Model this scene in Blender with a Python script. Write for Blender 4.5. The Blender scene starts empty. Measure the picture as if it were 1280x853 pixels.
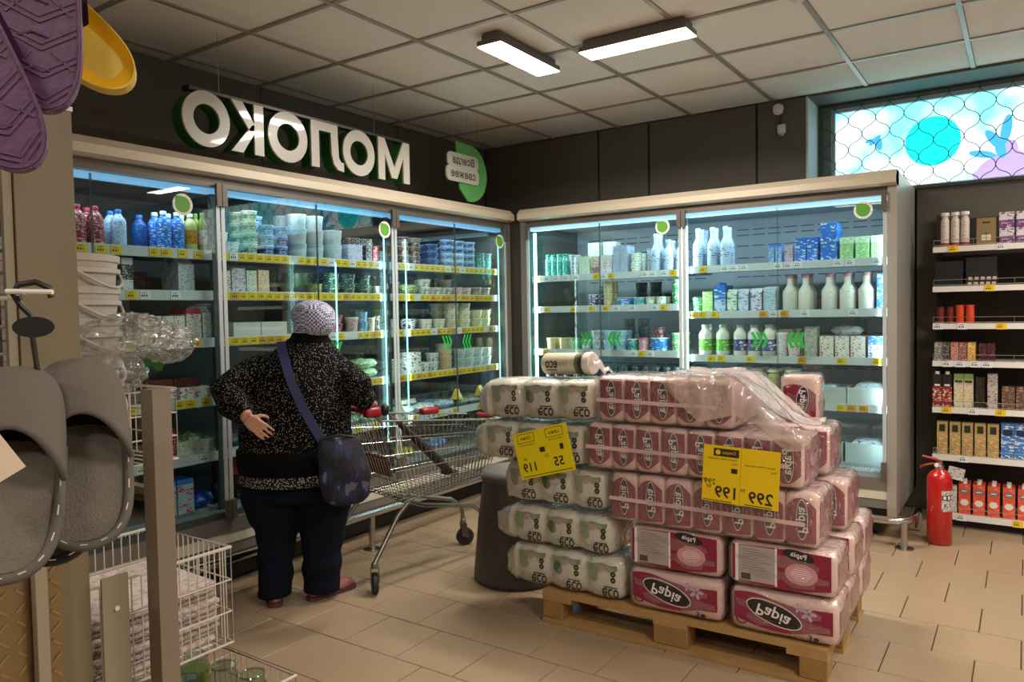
import bpy, bmesh, math, random
from mathutils import Vector, Matrix
random.seed(11)
PI = math.pi
SC = bpy.context.scene
C = SC.collection
def hexlin(h):
    h = h.lstrip('#'); o = []
    for i in (0, 2, 4):
        c = int(h[i:i+2], 16)/255
        o.append(c/12.92 if c <= .04045 else ((c+.055)/1.055)**2.4)
    return (*o, 1)
# ---------------------------------------------------------------- camera
def make_camera():
    yaw, pitch, roll = .598868, .038271, -.017542
    f = Vector((-math.sin(yaw)*math.cos(pitch), math.cos(yaw)*math.cos(pitch), -math.sin(pitch)))
    r = Vector((math.cos(yaw), math.sin(yaw), 0)); u = r.cross(f)
    r2 = r*math.cos(roll)+u*math.sin(roll); u2 = u*math.cos(roll)-r*math.sin(roll)
    cd = bpy.data.cameras.new('camera'); cd.sensor_width = 36; cd.lens = 943.116/1280*36; cd.clip_start = .05
    co = bpy.data.objects.new('camera', cd); C.objects.link(co)
    m = Matrix((r2, u2, -f)).transposed().to_4x4(); m.translation = (0, 0, 1.39)
    co.matrix_world = m
    SC.camera = co
make_camera()
# ---------------------------------------------------------------- world, view
W = bpy.data.worlds.new('world'); SC.world = W; W.use_nodes = True
W.node_tree.nodes['Background'].inputs[0].default_value = hexlin('#f4e6d6')
W.node_tree.nodes['Background'].inputs[1].default_value = .25
SC.view_settings.view_transform = 'Standard'; SC.view_settings.look = 'None'
SC.view_settings.gamma = 1; SC.view_settings.use_curve_mapping = False
SC.view_settings.exposure = 0.0
LAMP_W = 33.0        # watts of one ceiling panel
FRIDGE_W = 3.2       # watts of the light strip of one fridge bay
WINDOW_E = 3.2       # emission of the daylit window film
CEIL = 2.837
# ---------------------------------------------------------------- materials
MATS = {}
def mat(name, col='#808080', rough=.5, metal=0., emit=0., ecol=None, bump=0., bscale=60., var=0., vscale=8., spec=.5, alpha=None, coat=0.):
    if name in MATS: return MATS[name]
    m = bpy.data.materials.new(name); m.use_nodes = True; MATS[name] = m
    nt = m.node_tree; b = nt.nodes['Principled BSDF']
    b.inputs['Base Color'].default_value = hexlin(col); b.inputs['Roughness'].default_value = rough
    b.inputs['Metallic'].default_value = metal; b.inputs['Specular IOR Level'].default_value = spec
    b.inputs['Coat Weight'].default_value = coat
    if emit: b.inputs['Emission Color'].default_value = hexlin(ecol or col); b.inputs['Emission Strength'].default_value = emit
    if var or bump:
        tc = nt.nodes.new('ShaderNodeTexCoord')
    if var:
        n = nt.nodes.new('ShaderNodeTexNoise'); n.inputs['Scale'].default_value = vscale; n.inputs['Detail'].default_value = 5
        nt.links.new(tc.outputs['Object'], n.inputs['Vector'])
        mx = nt.nodes.new('ShaderNodeMix'); mx.data_type = 'RGBA'
        c = hexlin(col)
        mx.inputs[6].default_value = (*[x*(1-var) for x in c[:3]], 1); mx.inputs[7].default_value = (*[min(1, x*(1+var)) for x in c[:3]], 1)
        nt.links.new(n.outputs['Fac'], mx.inputs[0]); nt.links.new(mx.outputs[2], b.inputs['Base Color'])
    if bump:
        n2 = nt.nodes.new('ShaderNodeTexNoise'); n2.inputs['Scale'].default_value = bscale; n2.inputs['Detail'].default_value = 4
        nt.links.new(tc.outputs['Object'], n2.inputs['Vector'])
        bp = nt.nodes.new('ShaderNodeBump'); bp.inputs['Strength'].default_value = bump; bp.inputs['Distance'].default_value = .01
        nt.links.new(n2.outputs['Fac'], bp.inputs['Height']); nt.links.new(bp.outputs[0], b.inputs['Normal'])
    return m
def printed(name, base, c2, c3=None, scale=40., t2=.575, t3=.68, rough=.4):
    """flat print: blotches of a second and a third ink on a base colour"""
    if name in MATS: return MATS[name]
    m = mat(name, base, rough); nt = m.node_tree; b = nt.nodes['Principled BSDF']
    tc = nt.nodes.new('ShaderNodeTexCoord'); mp = nt.nodes.new('ShaderNodeMapping'); mp.inputs['Scale'].default_value = (.8, .8, 1.9)
    nt.links.new(tc.outputs['Object'], mp.inputs[0])
    n = nt.nodes.new('ShaderNodeTexNoise'); n.inputs['Scale'].default_value = scale; n.inputs['Detail'].default_value = 2.5
    nt.links.new(mp.outputs[0], n.inputs['Vector'])
    cr = nt.nodes.new('ShaderNodeValToRGB'); cr.color_ramp.interpolation = 'CONSTANT'
    e = cr.color_ramp.elements; e[0].color = hexlin(base); e[1].position = t2; e[1].color = hexlin(c2)
    if c3: x = e.new(t3); x.color = hexlin(c3)
    nt.links.new(n.outputs['Fac'], cr.inputs[0]); nt.links.new(cr.outputs[0], b.inputs['Base Color'])
    return m
def glassmat(name, tint='#f2fbfa', refl=.06, rough=0.):
    if name in MATS: return MATS[name]
    m = bpy.data.materials.new(name); m.use_nodes = True; MATS[name] = m; nt = m.node_tree
    for n in list(nt.nodes): nt.nodes.remove(n)
    o = nt.nodes.new('ShaderNodeOutputMaterial'); t = nt.nodes.new('ShaderNodeBsdfTransparent'); t.inputs[0].default_value = hexlin(tint)
    g = nt.nodes.new('ShaderNodeBsdfGlossy'); g.inputs['Roughness'].default_value = rough
    lw0 = nt.nodes.new('ShaderNodeLayerWeight'); lw0.inputs[0].default_value = .5
    lw = nt.nodes.new('ShaderNodeMath'); lw.operation = 'POWER'; lw.inputs[1].default_value = 3.; nt.links.new(lw0.outputs['Facing'], lw.inputs[0])
    ma = nt.nodes.new('ShaderNodeMath'); ma.operation = 'MULTIPLY_ADD'; ma.inputs[1].default_value = .6; ma.inputs[2].default_value = refl; ma.use_clamp = True
    mx = nt.nodes.new('ShaderNodeMixShader')
    nt.links.new(lw.outputs[0], ma.inputs[0]); nt.links.new(ma.outputs[0], mx.inputs[0]); nt.links.new(t.outputs[0], mx.inputs[1]); nt.links.new(g.outputs[0], mx.inputs[2])
    nt.links.new(mx.outputs[0], o.inputs[0])
    return m
def filmmat(name, milk='#f0e6e0', milkw=.22, gloss=.28, bscale=22., strength=.8):
    """crumpled clear plastic film: transparent, a little milky, with broken highlights"""
    if name in MATS: return MATS[name]
    m = bpy.data.materials.new(name); m.use_nodes = True; MATS[name] = m; nt = m.node_tree
    for n in list(nt.nodes): nt.nodes.remove(n)
    N = nt.nodes.new; L = nt.links.new
    o = N('ShaderNodeOutputMaterial'); t = N('ShaderNodeBsdfTransparent'); g = N('ShaderNodeBsdfGlossy'); d = N('ShaderNodeBsdfDiffuse')
    g.inputs['Roughness'].default_value = .12; d.inputs[0].default_value = hexlin(milk)
    tc = N('ShaderNodeTexCoord'); n = N('ShaderNodeTexNoise'); n.inputs['Scale'].default_value = bscale; n.inputs['Detail'].default_value = 3; n.inputs['Distortion'].default_value = 1.2
    L(tc.outputs['Object'], n.inputs['Vector'])
    bp = N('ShaderNodeBump'); bp.inputs['Strength'].default_value = strength; bp.inputs['Distance'].default_value = .02
    L(n.outputs['Fac'], bp.inputs['Height']); L(bp.outputs[0], g.inputs['Normal']); L(bp.outputs[0], d.inputs['Normal'])
    m1 = N('ShaderNodeMixShader'); m1.inputs[0].default_value = milkw; L(t.outputs[0], m1.inputs[1]); L(d.outputs[0], m1.inputs[2])
    f0 = N('ShaderNodeLayerWeight'); L(bp.outputs[0], f0.inputs['Normal']); f = N('ShaderNodeMath'); f.operation = 'POWER'; f.inputs[1].default_value = 3.5; L(f0.outputs['Facing'], f.inputs[0])
    a = N('ShaderNodeMath'); a.operation = 'MULTIPLY_ADD'; a.inputs[1].default_value = 1.; a.inputs[2].default_value = gloss*.3; a.use_clamp = True; L(f.outputs[0], a.inputs[0])
    m2 = N('ShaderNodeMixShader'); L(a.outputs[0], m2.inputs[0]); L(m1.outputs[0], m2.inputs[1]); L(g.outputs[0], m2.inputs[2]); L(m2.outputs[0], o.inputs[0])
    return m
# ---------------------------------------------------------------- mesh builder
class MB:
    def __init__(s): s.v = []; s.f = []; s.m = []
    def add(s, vs, fs, m=0):
        b = len(s.v); s.v += [tuple(p) for p in vs]; s.f += [tuple(i+b for i in f) for f in fs]; s.m += [m]*len(fs); return s
    def box(s, x0, y0, z0, x1, y1, z1, m=0):
        vs = [(x, y, z) for z in (z0, z1) for y in (y0, y1) for x in (x0, x1)]
        return s.add(vs, [(0, 2, 3, 1), (4, 5, 7, 6), (0, 1, 5, 4), (2, 6, 7, 3), (0, 4, 6, 2), (1, 3, 7, 5)], m)
    def bar(s, a, b, w, h=None, m=0):
        """rectangular bar from a to b"""
        a = Vector(a); b = Vector(b); d = (b-a).normalized(); h = h or w
        up = Vector((0, 0, 1)) if abs(d.z) < .9 else Vector((0, 1, 0))
        r = d.cross(up).normalized()*(w/2); u = r.cross(d).normalized()*(h/2)
        vs = [p+sx*r+sy*u for p in (a, b) for sx, sy in ((-1, -1), (1, -1), (1, 1), (-1, 1))]
        return s.add(vs, [(3, 2, 1, 0), (4, 5, 6, 7), (0, 1, 5, 4), (1, 2, 6, 5), (2, 3, 7, 6), (3, 0, 4, 7)], m)
    def tube(s, pts, r, n=8, closed=False, m=0, caps=True):
        pts = [Vector(p) for p in pts]; k = len(pts); rr = r if isinstance(r, (list, tuple)) else [r]*k
        prev = None; base = len(s.v); vs = []; fs = []
        for i, p in enumerate(pts):
            if closed: d = pts[(i+1) % k]-pts[i-1]
            else: d = pts[min(i+1, k-1)]-pts[max(i-1, 0)]
            d = d.normalized() if d.length > 1e-9 else Vector((0, 0, 1))
            if prev is None:
                up = Vector((0, 0, 1)) if abs(d.z) < .9 else Vector((1, 0, 0)); a = d.cross(up).normalized()
            else:
                a = prev-d*prev.dot(d); a = a.normalized() if a.length > 1e-6 else d.orthogonal().normalized()
            prev = a; b = d.cross(a)
            q = rr[i]; qa, qb = q if isinstance(q, (tuple, list)) else (q, q)
            vs += [p+a*(qa*math.cos(2*PI*j/n))+b*(qb*math.sin(2*PI*j/n)) for j in range(n)]
        for i in range(k if closed else k-1):
            i2 = (i+1) % k
            fs += [(i*n+j, i*n+(j+1) % n, i2*n+(j+1) % n, i2*n+j) for j in range(n)]
        if caps and not closed:
            fs.append(tuple(range(n-1, -1, -1))); fs.append(tuple((k-1)*n+j for j in range(n)))
        return s.add(vs, fs, m)
    def lathe(s, prof, n=14, c=(0, 0, 0), ms=None, m=0, caps=True):
        vs = []; fs = []; mm = []
        for (r, z) in prof: vs += [(c[0]+r*math.cos(2*PI*j/n), c[1]+r*math.sin(2*PI*j/n), c[2]+z) for j in range(n)]
        for i in range(len(prof)-1):
            for j in range(n):
                fs.append((i*n+j, i*n+(j+1) % n, (i+1)*n+(j+1) % n, (i+1)*n+j)); mm.append(ms[i] if ms else m)
        if caps:
            fs.append(tuple(range(n-1, -1, -1))); mm.append(mm[0]); k = len(prof)-1
            fs.append(tuple(k*n+j for j in range(n))); mm.append(mm[-2])
        b = len(s.v); s.v += vs; s.f += [tuple(i+b for i in f) for f in fs]; s.m += mm; return s
    def prism(s, poly, d0, d1, axis='y', m=0):
        """polygon in two axes, extruded along the third from d0 to d1 (axis y: poly is (x,z); axis x: poly is (y,z); axis z: (x,y))"""
        n = len(poly)
        def mk(p, d): return (p[0], d, p[1]) if axis == 'y' else ((d, p[0], p[1]) if axis == 'x' else (p[0], p[1], d))
        vs = [mk(p, d0) for p in poly]+[mk(p, d1) for p in poly]
        fs = [tuple(range(n)), tuple(range(2*n-1, n-1, -1))]+[(i, i+n, (i+1) % n+n, (i+1) % n) for i in range(n)]
        return s.add(vs, fs, m)
    def ring(s, outer, inner, d0, d1, m=0, axis='y'):
        """annular prism between two outlines with equal point counts"""
        n = len(outer)
        def mk(p, d): return (p[0], d, p[1]) if axis == 'y' else ((d, p[0], p[1]) if axis == 'x' else (p[0], p[1], d))
        vs = [mk(p, d) for d in (d0, d1) for o in (outer, inner) for p in o]
        fs = []
        for i in range(n):
            j = (i+1) % n
            fs += [(i, j, n+j, n+i), (2*n+i, 3*n+i, 3*n+j, 2*n+j), (i, 2*n+i, 2*n+j, j), (n+i, n+j, 3*n+j, 3*n+i)]
        return s.add(vs, fs, m)
    def grid(s, fn, nu, nv, m=0, closeu=False):
        vs = [fn(i/(nu-1) if not closeu else i/nu, j/(nv-1)) for j in range(nv) for i in range(nu)]
        fs = []
        for j in range(nv-1):
            for i in range(nu if closeu else nu-1):
                fs.append((j*nu+i, j*nu+(i+1) % nu, (j+1)*nu+(i+1) % nu, (j+1)*nu+i))
        return s.add(vs, fs, m)
    def mesh(s, name, mats, smooth=False, fixn=True, weld=False):
        me = bpy.data.meshes.new(name); me.from_pydata(s.v, [], s.f)
        for q in (mats if isinstance(mats, (list, tuple)) else [mats]): me.materials.append(q)
        me.polygons.foreach_set('material_index', s.m)
        if fixn:
            bm = bmesh.new(); bm.from_mesh(me)
            if weld: bmesh.ops.remove_doubles(bm, verts=bm.verts, dist=1e-5)
            bmesh.ops.recalc_face_normals(bm, faces=bm.faces); bm.to_mesh(me); bm.free()
        if smooth:
            me.polygons.foreach_set('use_smooth', [True]*len(me.polygons))
            try: me.set_sharp_from_angle(angle=math.radians(smooth if smooth > 1 else 40))
            except Exception: pass
        me.update(); return me
    def build(s, name, mats, parent=None, smooth=False, loc=None, rot=None, fixn=True, weld=False):
        return ob(name, s.mesh(name, mats, smooth, fixn, weld), parent, loc, rot)
def ob(name, me, parent=None, loc=None, rot=None):
    o = bpy.data.objects.new(name, me); C.objects.link(o)
    if parent: o.parent = parent
    if loc is not None: o.location = loc
    if rot is not None: o.rotation_euler = rot if isinstance(rot, (tuple, list)) else (0, 0, rot)
    return o
def tag(o, label=None, cat=None, group=None, kind=None):
    if label: o['label'] = label
    if cat: o['category'] = cat
    if group: o['group'] = group
    if kind: o['kind'] = kind
    return o
def empty(name, loc=(0, 0, 0), rot=0, label=None, cat=None, group=None):
    return tag(ob(name, None, None, loc, rot), label, cat, group)
def struct(o): o['kind'] = 'structure'; return o
def copytree(o, parent=None):
    c = o.copy(); C.objects.link(c); c.parent = parent
    for ch in o.children: copytree(ch, c)
    return c
def rounded(sx, sy, sz, r, seg=2, cx=0, cy=0, cz=0, sub=0, bulge=0., noise=0., seed=0):
    """bevelled box centred in x, y and standing on z=0; returns bmesh"""
    bm = bmesh.new(); bmesh.ops.create_cube(bm, size=1)
    for v in bm.verts: v.co = Vector((v.co.x*sx, v.co.y*sy, (v.co.z+.5)*sz))
    bmesh.ops.bevel(bm, geom=bm.edges[:], offset=r, segments=seg, affect='EDGES', profile=.5)
    if sub: bmesh.ops.subdivide_edges(bm, edges=[e for e in bm.edges if e.calc_length() > .03], cuts=sub, use_grid_fill=True)
    rnd = random.Random(seed)
    for v in bm.verts:
        if bulge:
            a = 1-abs(v.co.x/(sx/2))**3; b = 1-abs(v.co.y/(sy/2))**3; c = 1-abs((v.co.z-sz/2)/(sz/2))**3
            v.co.x += math.copysign(bulge*max(0, b)*max(0, c), v.co.x); v.co.y += math.copysign(bulge*max(0, a)*max(0, c), v.co.y)
            v.co.z += math.copysign(bulge*.6*max(0, a)*max(0, b), v.co.z-sz/2)
        if noise: v.co += Vector((rnd.uniform(-1, 1), rnd.uniform(-1, 1), rnd.uniform(-1, 1)))*noise
        v.co += Vector((cx, cy, cz))
    return bm
def bmesh_obj(name, bm, mats, parent=None, smooth=True, loc=None, rot=None, angle=50):
    me = bpy.data.meshes.new(name); bm.to_mesh(me); bm.free()
    for q in (mats if isinstance(mats, (list, tuple)) else [mats]): me.materials.append(q)
    if smooth:
        me.polygons.foreach_set('use_smooth', [True]*len(me.polygons))
        try: me.set_sharp_from_angle(angle=math.radians(angle))
        except Exception: pass
    return ob(name, me, parent, loc, rot)
_TXT = {}
def text_geo(body, size=1., bold=0.):
    """flat outline of a word as (verts, faces) in x,y, centred, left to right"""
    k = (body, bold)
    if k not in _TXT:
        c = bpy.data.curves.new('t', 'FONT'); c.body = body; c.offset = bold; c.resolution_u = 2
        o = bpy.data.objects.new('t', c); C.objects.link(o)
        dg = bpy.context.evaluated_depsgraph_get(); me = bpy.data.meshes.new_from_object(o.evaluated_get(dg))
        vs = [v.co.copy() for v in me.vertices]; fs = [tuple(p.vertices) for p in me.polygons]
        bpy.data.objects.remove(o); bpy.data.curves.remove(c); bpy.data.meshes.remove(me)
        x0 = min(v.x for v in vs); x1 = max(v.x for v in vs); y0 = min(v.y for v in vs); y1 = max(v.y for v in vs)
        _TXT[k] = ([((v.x-(x0+x1)/2)/(y1-y0), (v.y-(y0+y1)/2)/(y1-y0)) for v in vs], fs)
    vs, fs = _TXT[k]
    return [(x*size, y*size) for x, y in vs], fs
def put_text(mb, body, size, cx, cz, y, m=0, mirror=True, bold=0., rot=0., wide=1., maxw=None):
    """word on a plane facing -Y at depth y (reads mirrored as in the flipped picture)"""
    vs, fs = text_geo(body, size, bold); s = -1 if mirror else 1
    if maxw:
        w = max(v[0] for v in vs)-min(v[0] for v in vs); wide = min(wide, maxw/w)
    ca, sa = math.cos(rot), math.sin(rot)
    pts = []
    for x, z in vs:
        x *= s*wide; pts.append((cx+x*ca-z*sa, y, cz+x*sa+z*ca))
    mb.add(pts, fs, m)
def disc(mb, cx, cz, rx, rz, y, n=20, m=0, rot=0.):
    ca, sa = math.cos(rot), math.sin(rot)
    mb.add([(cx+rx*math.cos(2*PI*i/n)*ca-rz*math.sin(2*PI*i/n)*sa, y, cz+rx*math.cos(2*PI*i/n)*sa+rz*math.sin(2*PI*i/n)*ca) for i in range(n)], [tuple(range(n))], m)
# ================================================================ SETTING
m_tile = mat('floor_tile', '#988269', .30, bump=.03, bscale=160, var=.09, vscale=2.2)
m_grout = mat('floor_grout', '#4a3a2c', .9)
m_ceil = mat('ceiling_tile', '#ebe5dd', .9, bump=.25, bscale=240, var=.03)
m_tbar = mat('ceiling_bar', '#a8a29a', .35, metal=.3)
m_dark = mat('dark_wall', '#5f5a52', .75, var=.06, vscale=3)
m_darkj = mat('panel_joint', '#2a2723', .6)
m_black = mat('black_plastic', '#0d0d0d', .45)
m_steel = mat('stainless', '#b9b4ae', .28, metal=1., bump=.02, bscale=200)
m_chrome = mat('chrome', '#c8c6c2', .16, metal=1.)
m_white = mat('white_paint', '#dedad4', .45)
def floor():
    root = struct(MB().box(-5, -4, -.06, 4, 6.2, -.006).build('floor', m_grout))
    # tiles of the photographed area, running bond; every tile a piece
    t = rounded(.2955, .2955, .012, .0018, 1).copy()
    me = bpy.data.meshes.new('floor_tile'); t.to_mesh(me); t.free(); me.materials.append(m_tile)
    far = MB()
    ox, oy = -1.958, 2.50
    for j in range(-15, 12):
        for i in range(-11, 12):
            x = ox+.15+.3*i+(.15 if j % 2 else 0); y = oy+.15+.3*j
            if x < -4.4 or x > 3.2 or y > 5.9 or y < -2: continue
            # in view: inside the camera's wedge and in front of the fridges
            fx = -.5637*x+.8259*y; rx = .8259*x+.5637*y
            inview = fx > 1.9 and abs(rx) < fx*.72+.25 and -3.85 < x < .7 and y < 5.5
            if inview: ob('floor_tile', me, root, (x, y, -.012+random.uniform(-.0006, .0006)), random.choice((0, PI/2, PI, -PI/2)))
            else: far.box(x-.1475, y-.1475, -.012, x+.1475, y+.1475, 0)
    o = far.build('tile_field', m_tile, root); o['kind'] = 'stuff'
floor()
def ceiling():
    root = struct(MB().box(-5, -4, CEIL+.03, 4, 6.2, CEIL+.1).build('ceiling', m_ceil))
    me = MB().box(-.286, -.286, 0, .286, .286, .02).mesh('ceiling_tile', m_ceil)
    x0, y0 = -3.880, 2.487
    rest = MB()
    for i in range(-2, 12):
        for j in range(-10, 6):
            x = x0+.6*i+.3; y = y0+.6*j+.3
            if y > 5.6 or x < -4.5: continue
            fx = -.5637*x+.8259*y; rx = .8259*x+.5637*y
            if fx > 1.2 and abs(rx) < fx*.75+.5 and y > .2 and fx > .9: ob('ceiling_tile', me, root, (x, y, CEIL+.005))
            else: rest.box(x-.286, y-.286, CEIL+.005, x+.286, y+.286, CEIL+.025)
    rest.build('tile_field', m_ceil, root)['kind'] = 'stuff'
    mx = MB().box(-.012, -4, CEIL-.004, .012, 5.48, CEIL+.012).mesh('ceiling_bar', m_tbar)
    my = MB().box(-4.6, -.012, CEIL-.0035, 4, .012, CEIL+.0118).mesh('ceiling_bar', m_tbar)
    for i in range(-1, 13): ob('ceiling_bar', mx, root, (x0+.6*i, 0, 0))
    for j in range(-10, 6):
        if y0+.6*j < 5.45: ob('ceiling_bar', my, root, (0, y0+.6*j, 0))
ceiling()
def walls():
    struct(MB().box(-4.6, -4, 0, -4.45, 6.1, CEIL).build('wall_left', m_dark))
    struct(MB().box(3.9, -4, 0, 4, 6.1, CEIL).build('wall_right', mat('light_wall', '#dcd4c8', .8)))
    struct(MB().box(-4.6, -4.1, 0, 4, -4, CEIL).build('wall_behind', MATS['light_wall']))
    # wall with the window opening  (opening x -1.26..2.2, from z 2.176 up)
    wb = MB(); wb.box(-4.6, 5.82, 0, 4, 6.1, 2.176); wb.box(-4.6, 5.82, 2.176, -1.262, 6.1, CEIL); wb.box(2.2, 5.82, 2.176, 4, 6.1, CEIL)
    struct(wb.build('wall_back', mat('grey_wall', '#5d5850', .7, var=.05)))
    # boxed-out upper walls above the two fridges, made of panels with recessed joints
    b = struct(MB().box(-4.45, 5.5, 2.19, -1.262, 5.82, CEIL).build('trim_1', m_darkj))
    xs = [-4.0, -2.865, -2.427, -1.598, -1.262]
    for a, c in zip(xs[:-1], xs[1:]):
        MB().box(a+.009, 5.48, 2.19, c-(.009 if c < -1.3 else 0), 5.51, CEIL-.002).build('wall_panel', m_dark, b)
    struct(MB().box(-1.262, 5.48, 2.19, -1.248, 5.815, CEIL-.002).build('trim_2', mat('reveal_paint', '#bfc6c8', .6)))
    l = struct(MB().box(-4.45, -1, 2.19, -4.02, 5.48, CEIL).build('trim_3', m_darkj))
    ys = [-1, .6, 1.85, 3.1, 4.35, 5.48]
    for a, c in zip(ys[:-1], ys[1:]): MB().box(-4.03, a+.004, 2.19, -4.0, c-.004, CEIL-.002).build('wall_panel', m_dark, l)
    struct(MB().box(-1.247, 5.478, CEIL-.012, 3.9, 5.82, CEIL+.02).build('trim_4', mat('soffit', '#5b5c58', .6)))
walls()
def window():
    w = struct(ob('window_1', None, None, (-1.246, 5.82, 2.177)))
    fr = mat('window_frame', '#6d7471', .5); fr2 = mat('window_bead', '#b9c6d2', .4)
    L, Hh = 3.44, .645
    f = MB(); f.box(0, -.03, 0, .085, .04, Hh); f.box(L-.06, -.03, 0, L, .04, Hh); f.box(.085, -.03, 0, L-.06, .04, .015); f.box(.085, -.03, Hh-.035, L-.06, .04, Hh)
    f.build('window_frame', fr, w)
    g = MB(); g.box(.085, 0, .015, .105, .03, Hh-.035); g.box(.105, 0, Hh-.055, L-.06, .03, Hh-.035); g.box(.105, 0, .015, L-.06, .03, .03); g.build('glazing_bead', fr2, w)
    # translucent printed film on the daylit pane
    pm = bpy.data.materials.new('window_film'); pm.use_nodes = True; nt = pm.node_tree; b = nt.nodes['Principled BSDF']
    tc = nt.nodes.new('ShaderNodeTexCoord'); n = nt.nodes.new('ShaderNodeTexNoise'); n.inputs['Scale'].default_value = 2.6; n.inputs['Detail'].default_value = 3
    nt.links.new(tc.outputs['Object'], n.inputs['Vector'])
    cr = nt.nodes.new('ShaderNodeValToRGB'); e = cr.color_ramp.elements
    e[0].position = .38; e[0].color = hexlin('#7be9f2'); e[1].position = .60; e[1].color = hexlin('#f4fbf4'); x = e.new(.48); x.color = hexlin('#b9f3f2')
    nt.links.new(n.outputs['Fac'], cr.inputs[0]); nt.links.new(cr.outputs[0], b.inputs['Emission Color']); nt.links.new(cr.outputs[0], b.inputs['Base Color'])
    b.inputs['Emission Strength'].default_value = WINDOW_E*.55; b.inputs['Roughness'].default_value = .3
    MB().box(.085, .03, .015, L-.06, .036, Hh-.035).build('window_film', pm, w)
    def glow(name, col, k=1.): return mat(name, col, .4, emit=WINDOW_E*.5*k, ecol=col)
    d = MB(); disc(d, .715, .315, .165, .165, .0285, 40); d.build('printed_disc', glow('print_cyan', '#14e2e8'), w)
    fl = MB()
    for k, (cx, cz, rx, rz, ro) in enumerate([(1.06, .10, .10, .06, .5), (1.13, .16, .11, .06, 1.25), (1.04, .05, .10, .05, -.1), (1.22, .10, .11, .06, 2.2), (1.15, .05, .12, .06, 0)]): disc(fl, cx, cz, rx, rz, .0283-.0003*k, 18, 0, ro)
    fl.build('printed_flower', glow('print_lilac', '#b7a4e4', .8), w)
    f2 = MB()
    for k, (cx, cz, rx, rz, ro) in enumerate([(1.07, .27, .09, .03, 2.2), (1.13, .33, .10, .03, 1.4), (1.00, .19, .08, .024, 2.9), (1.10, .21, .06, .03, 1.8)]): disc(f2, cx, cz, rx, rz, .0281-.0003*k, 14, 0, ro)
    disc(f2, .36, .37, .05, .018, .0278, 12, 0, .7); disc(f2, .385, .345, .05, .022, .0276, 12, 0, 1.7); disc(f2, .33, .37, .035, .014, .0274, 12, 0, .1)
    f2.build('printed_leaves', glow('print_blue', '#4ab4e0', .75), w)
    # ogee security grille just in front of the panes
    gr = empty('window_grille', (-1.246, 5.77, 2.18), 0, 'dark wavy security grille across the printed window', 'grille')
    gm = mat('grille_steel', '#3e4846', .5, metal=.3)
    cw, chh = .175, .205
    for k in range(0, 20):
        for s in (1, -1):
            pts = []
            for t in range(0, 50):
                z = .012+t*.0125
                xx = .07+k*cw+s*cw/4*math.copysign(abs(math.cos(2*PI*z/chh))**.62, math.cos(2*PI*z/chh))+(0 if s > 0 else cw/2)
                pts.append((xx, 0, z))
            MB().tube(pts, .0028, 5).build('grille_bar', gm, gr, smooth=True)
    h = MB(); h.bar((.02, 0, .008), (3.42, 0, .008), .008); h.bar((.02, 0, .63), (3.42, 0, .63), .008)
    for x in (.02, 3.42): h.bar((x, 0, .008), (x, 0, .63), .008)
    h.build('grille_frame', gm, gr)
    for x in (.02, 3.42): MB().bar((x, 0, .3), (x, .02, .3), .012).build('bracket', gm, gr)
window()
# ---------------------------------------------------------------- ceiling lamps
m_lampbody = mat('lamp_body', '#6f6a66', .4, metal=.6)
m_diff = mat('lamp_diffuser', '#fff6e8', .4, emit=6., ecol='#fff4e2')
def ceiling_lamp(x, y, rot, label, group=None):
    t = empty('ceiling_lamp', (x, y, CEIL-.004), rot, label, 'ceiling lamp', group)
    h = MB(); h.box(-.285, -.055, -.035, .285, .055, 0); h.box(-.30, -.075, -.06, .30, .075, -.035)
    h.build('housing', m_lampbody, t)
    MB().box(-.298, -.073, -.066, .298, .073, -.0605).build('diffuser', m_diff, t)
    ld = bpy.data.lights.new('lamp_light', 'AREA'); ld.shape = 'RECTANGLE'; ld.size = .58; ld.size_y = .14; ld.energy = LAMP_W; ld.color = (1, .92, .81); ld.spread = math.radians(165)
    lo = bpy.data.objects.new('lamp_light', ld); C.objects.link(lo); lo.parent = t; lo.location = (0, 0, -.07)
ceiling_lamp(-2.30, 3.50, PI/2+.01, 'glowing ceiling panel pointing along the fridge with the letter sign', None)
ceiling_lamp(-1.69, 3.67, .0, 'glowing ceiling panel set crosswise beside the other lit panel', None)
for x, y in [(.6, 1.3), (.9, 3.1), (-1.9, -1.5), (.5, -1.2), (2.3, .6), (2.2, 2.9), (1.0, 4.7)]:
    ceiling_lamp(x, y, 0, 'ceiling panel lamp over the open shop floor', 'lamps over the open shop floor')
def ceiling_bits():
    t = empty('smoke_detector', (-.88, 3.66, CEIL-.004), 0, 'small white round smoke detector on the ceiling grid', 'smoke detector')
    MB().lathe([(.05, 0), (.05, -.015), (.04, -.02)], 18).build('base', m_white, t, smooth=True)
    MB().lathe([(.036, -.02), (.032, -.035), (.015, -.045)], 18).build('sensor_head', m_white, t, smooth=True)
    t = empty('motion_sensor', (-1.43, 5.478, 2.79), 0, 'white tilted sensor head high on the dark panel wall', 'sensor')
    MB().tube([(0, -.015, 0), (0, -.05, -.02)], .012, 8).build('bracket', m_white, t)
    o = MB().lathe([(.012, -.04), (.034, -.02), (.036, .015), (.028, .025)], 14).build('sensor_head', m_white, t, smooth=True, loc=(0, -.07, -.03)); o.rotation_euler = (1.0, .5, 0)
    MB().tube([(0, -.004, -.02), (0, -.004, -.16)], .003, 5).build('cable', m_black, t)
    t = empty('junction_box', (-1.42, 5.476, 2.60), 0, 'small white box with a cable below the tilted sensor', 'junction box')
    bmesh_obj('cover', rounded(.055, .03, .065, .008, 2, cy=-.016), m_white, t)
    MB().lathe([(.014, -.014), (.018, 0), (.02, .004)], 12).build('lens', mat('lens_grey', '#bdbdb8', .3), t, loc=(0, -.016, 0))
ceiling_bits()
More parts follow.
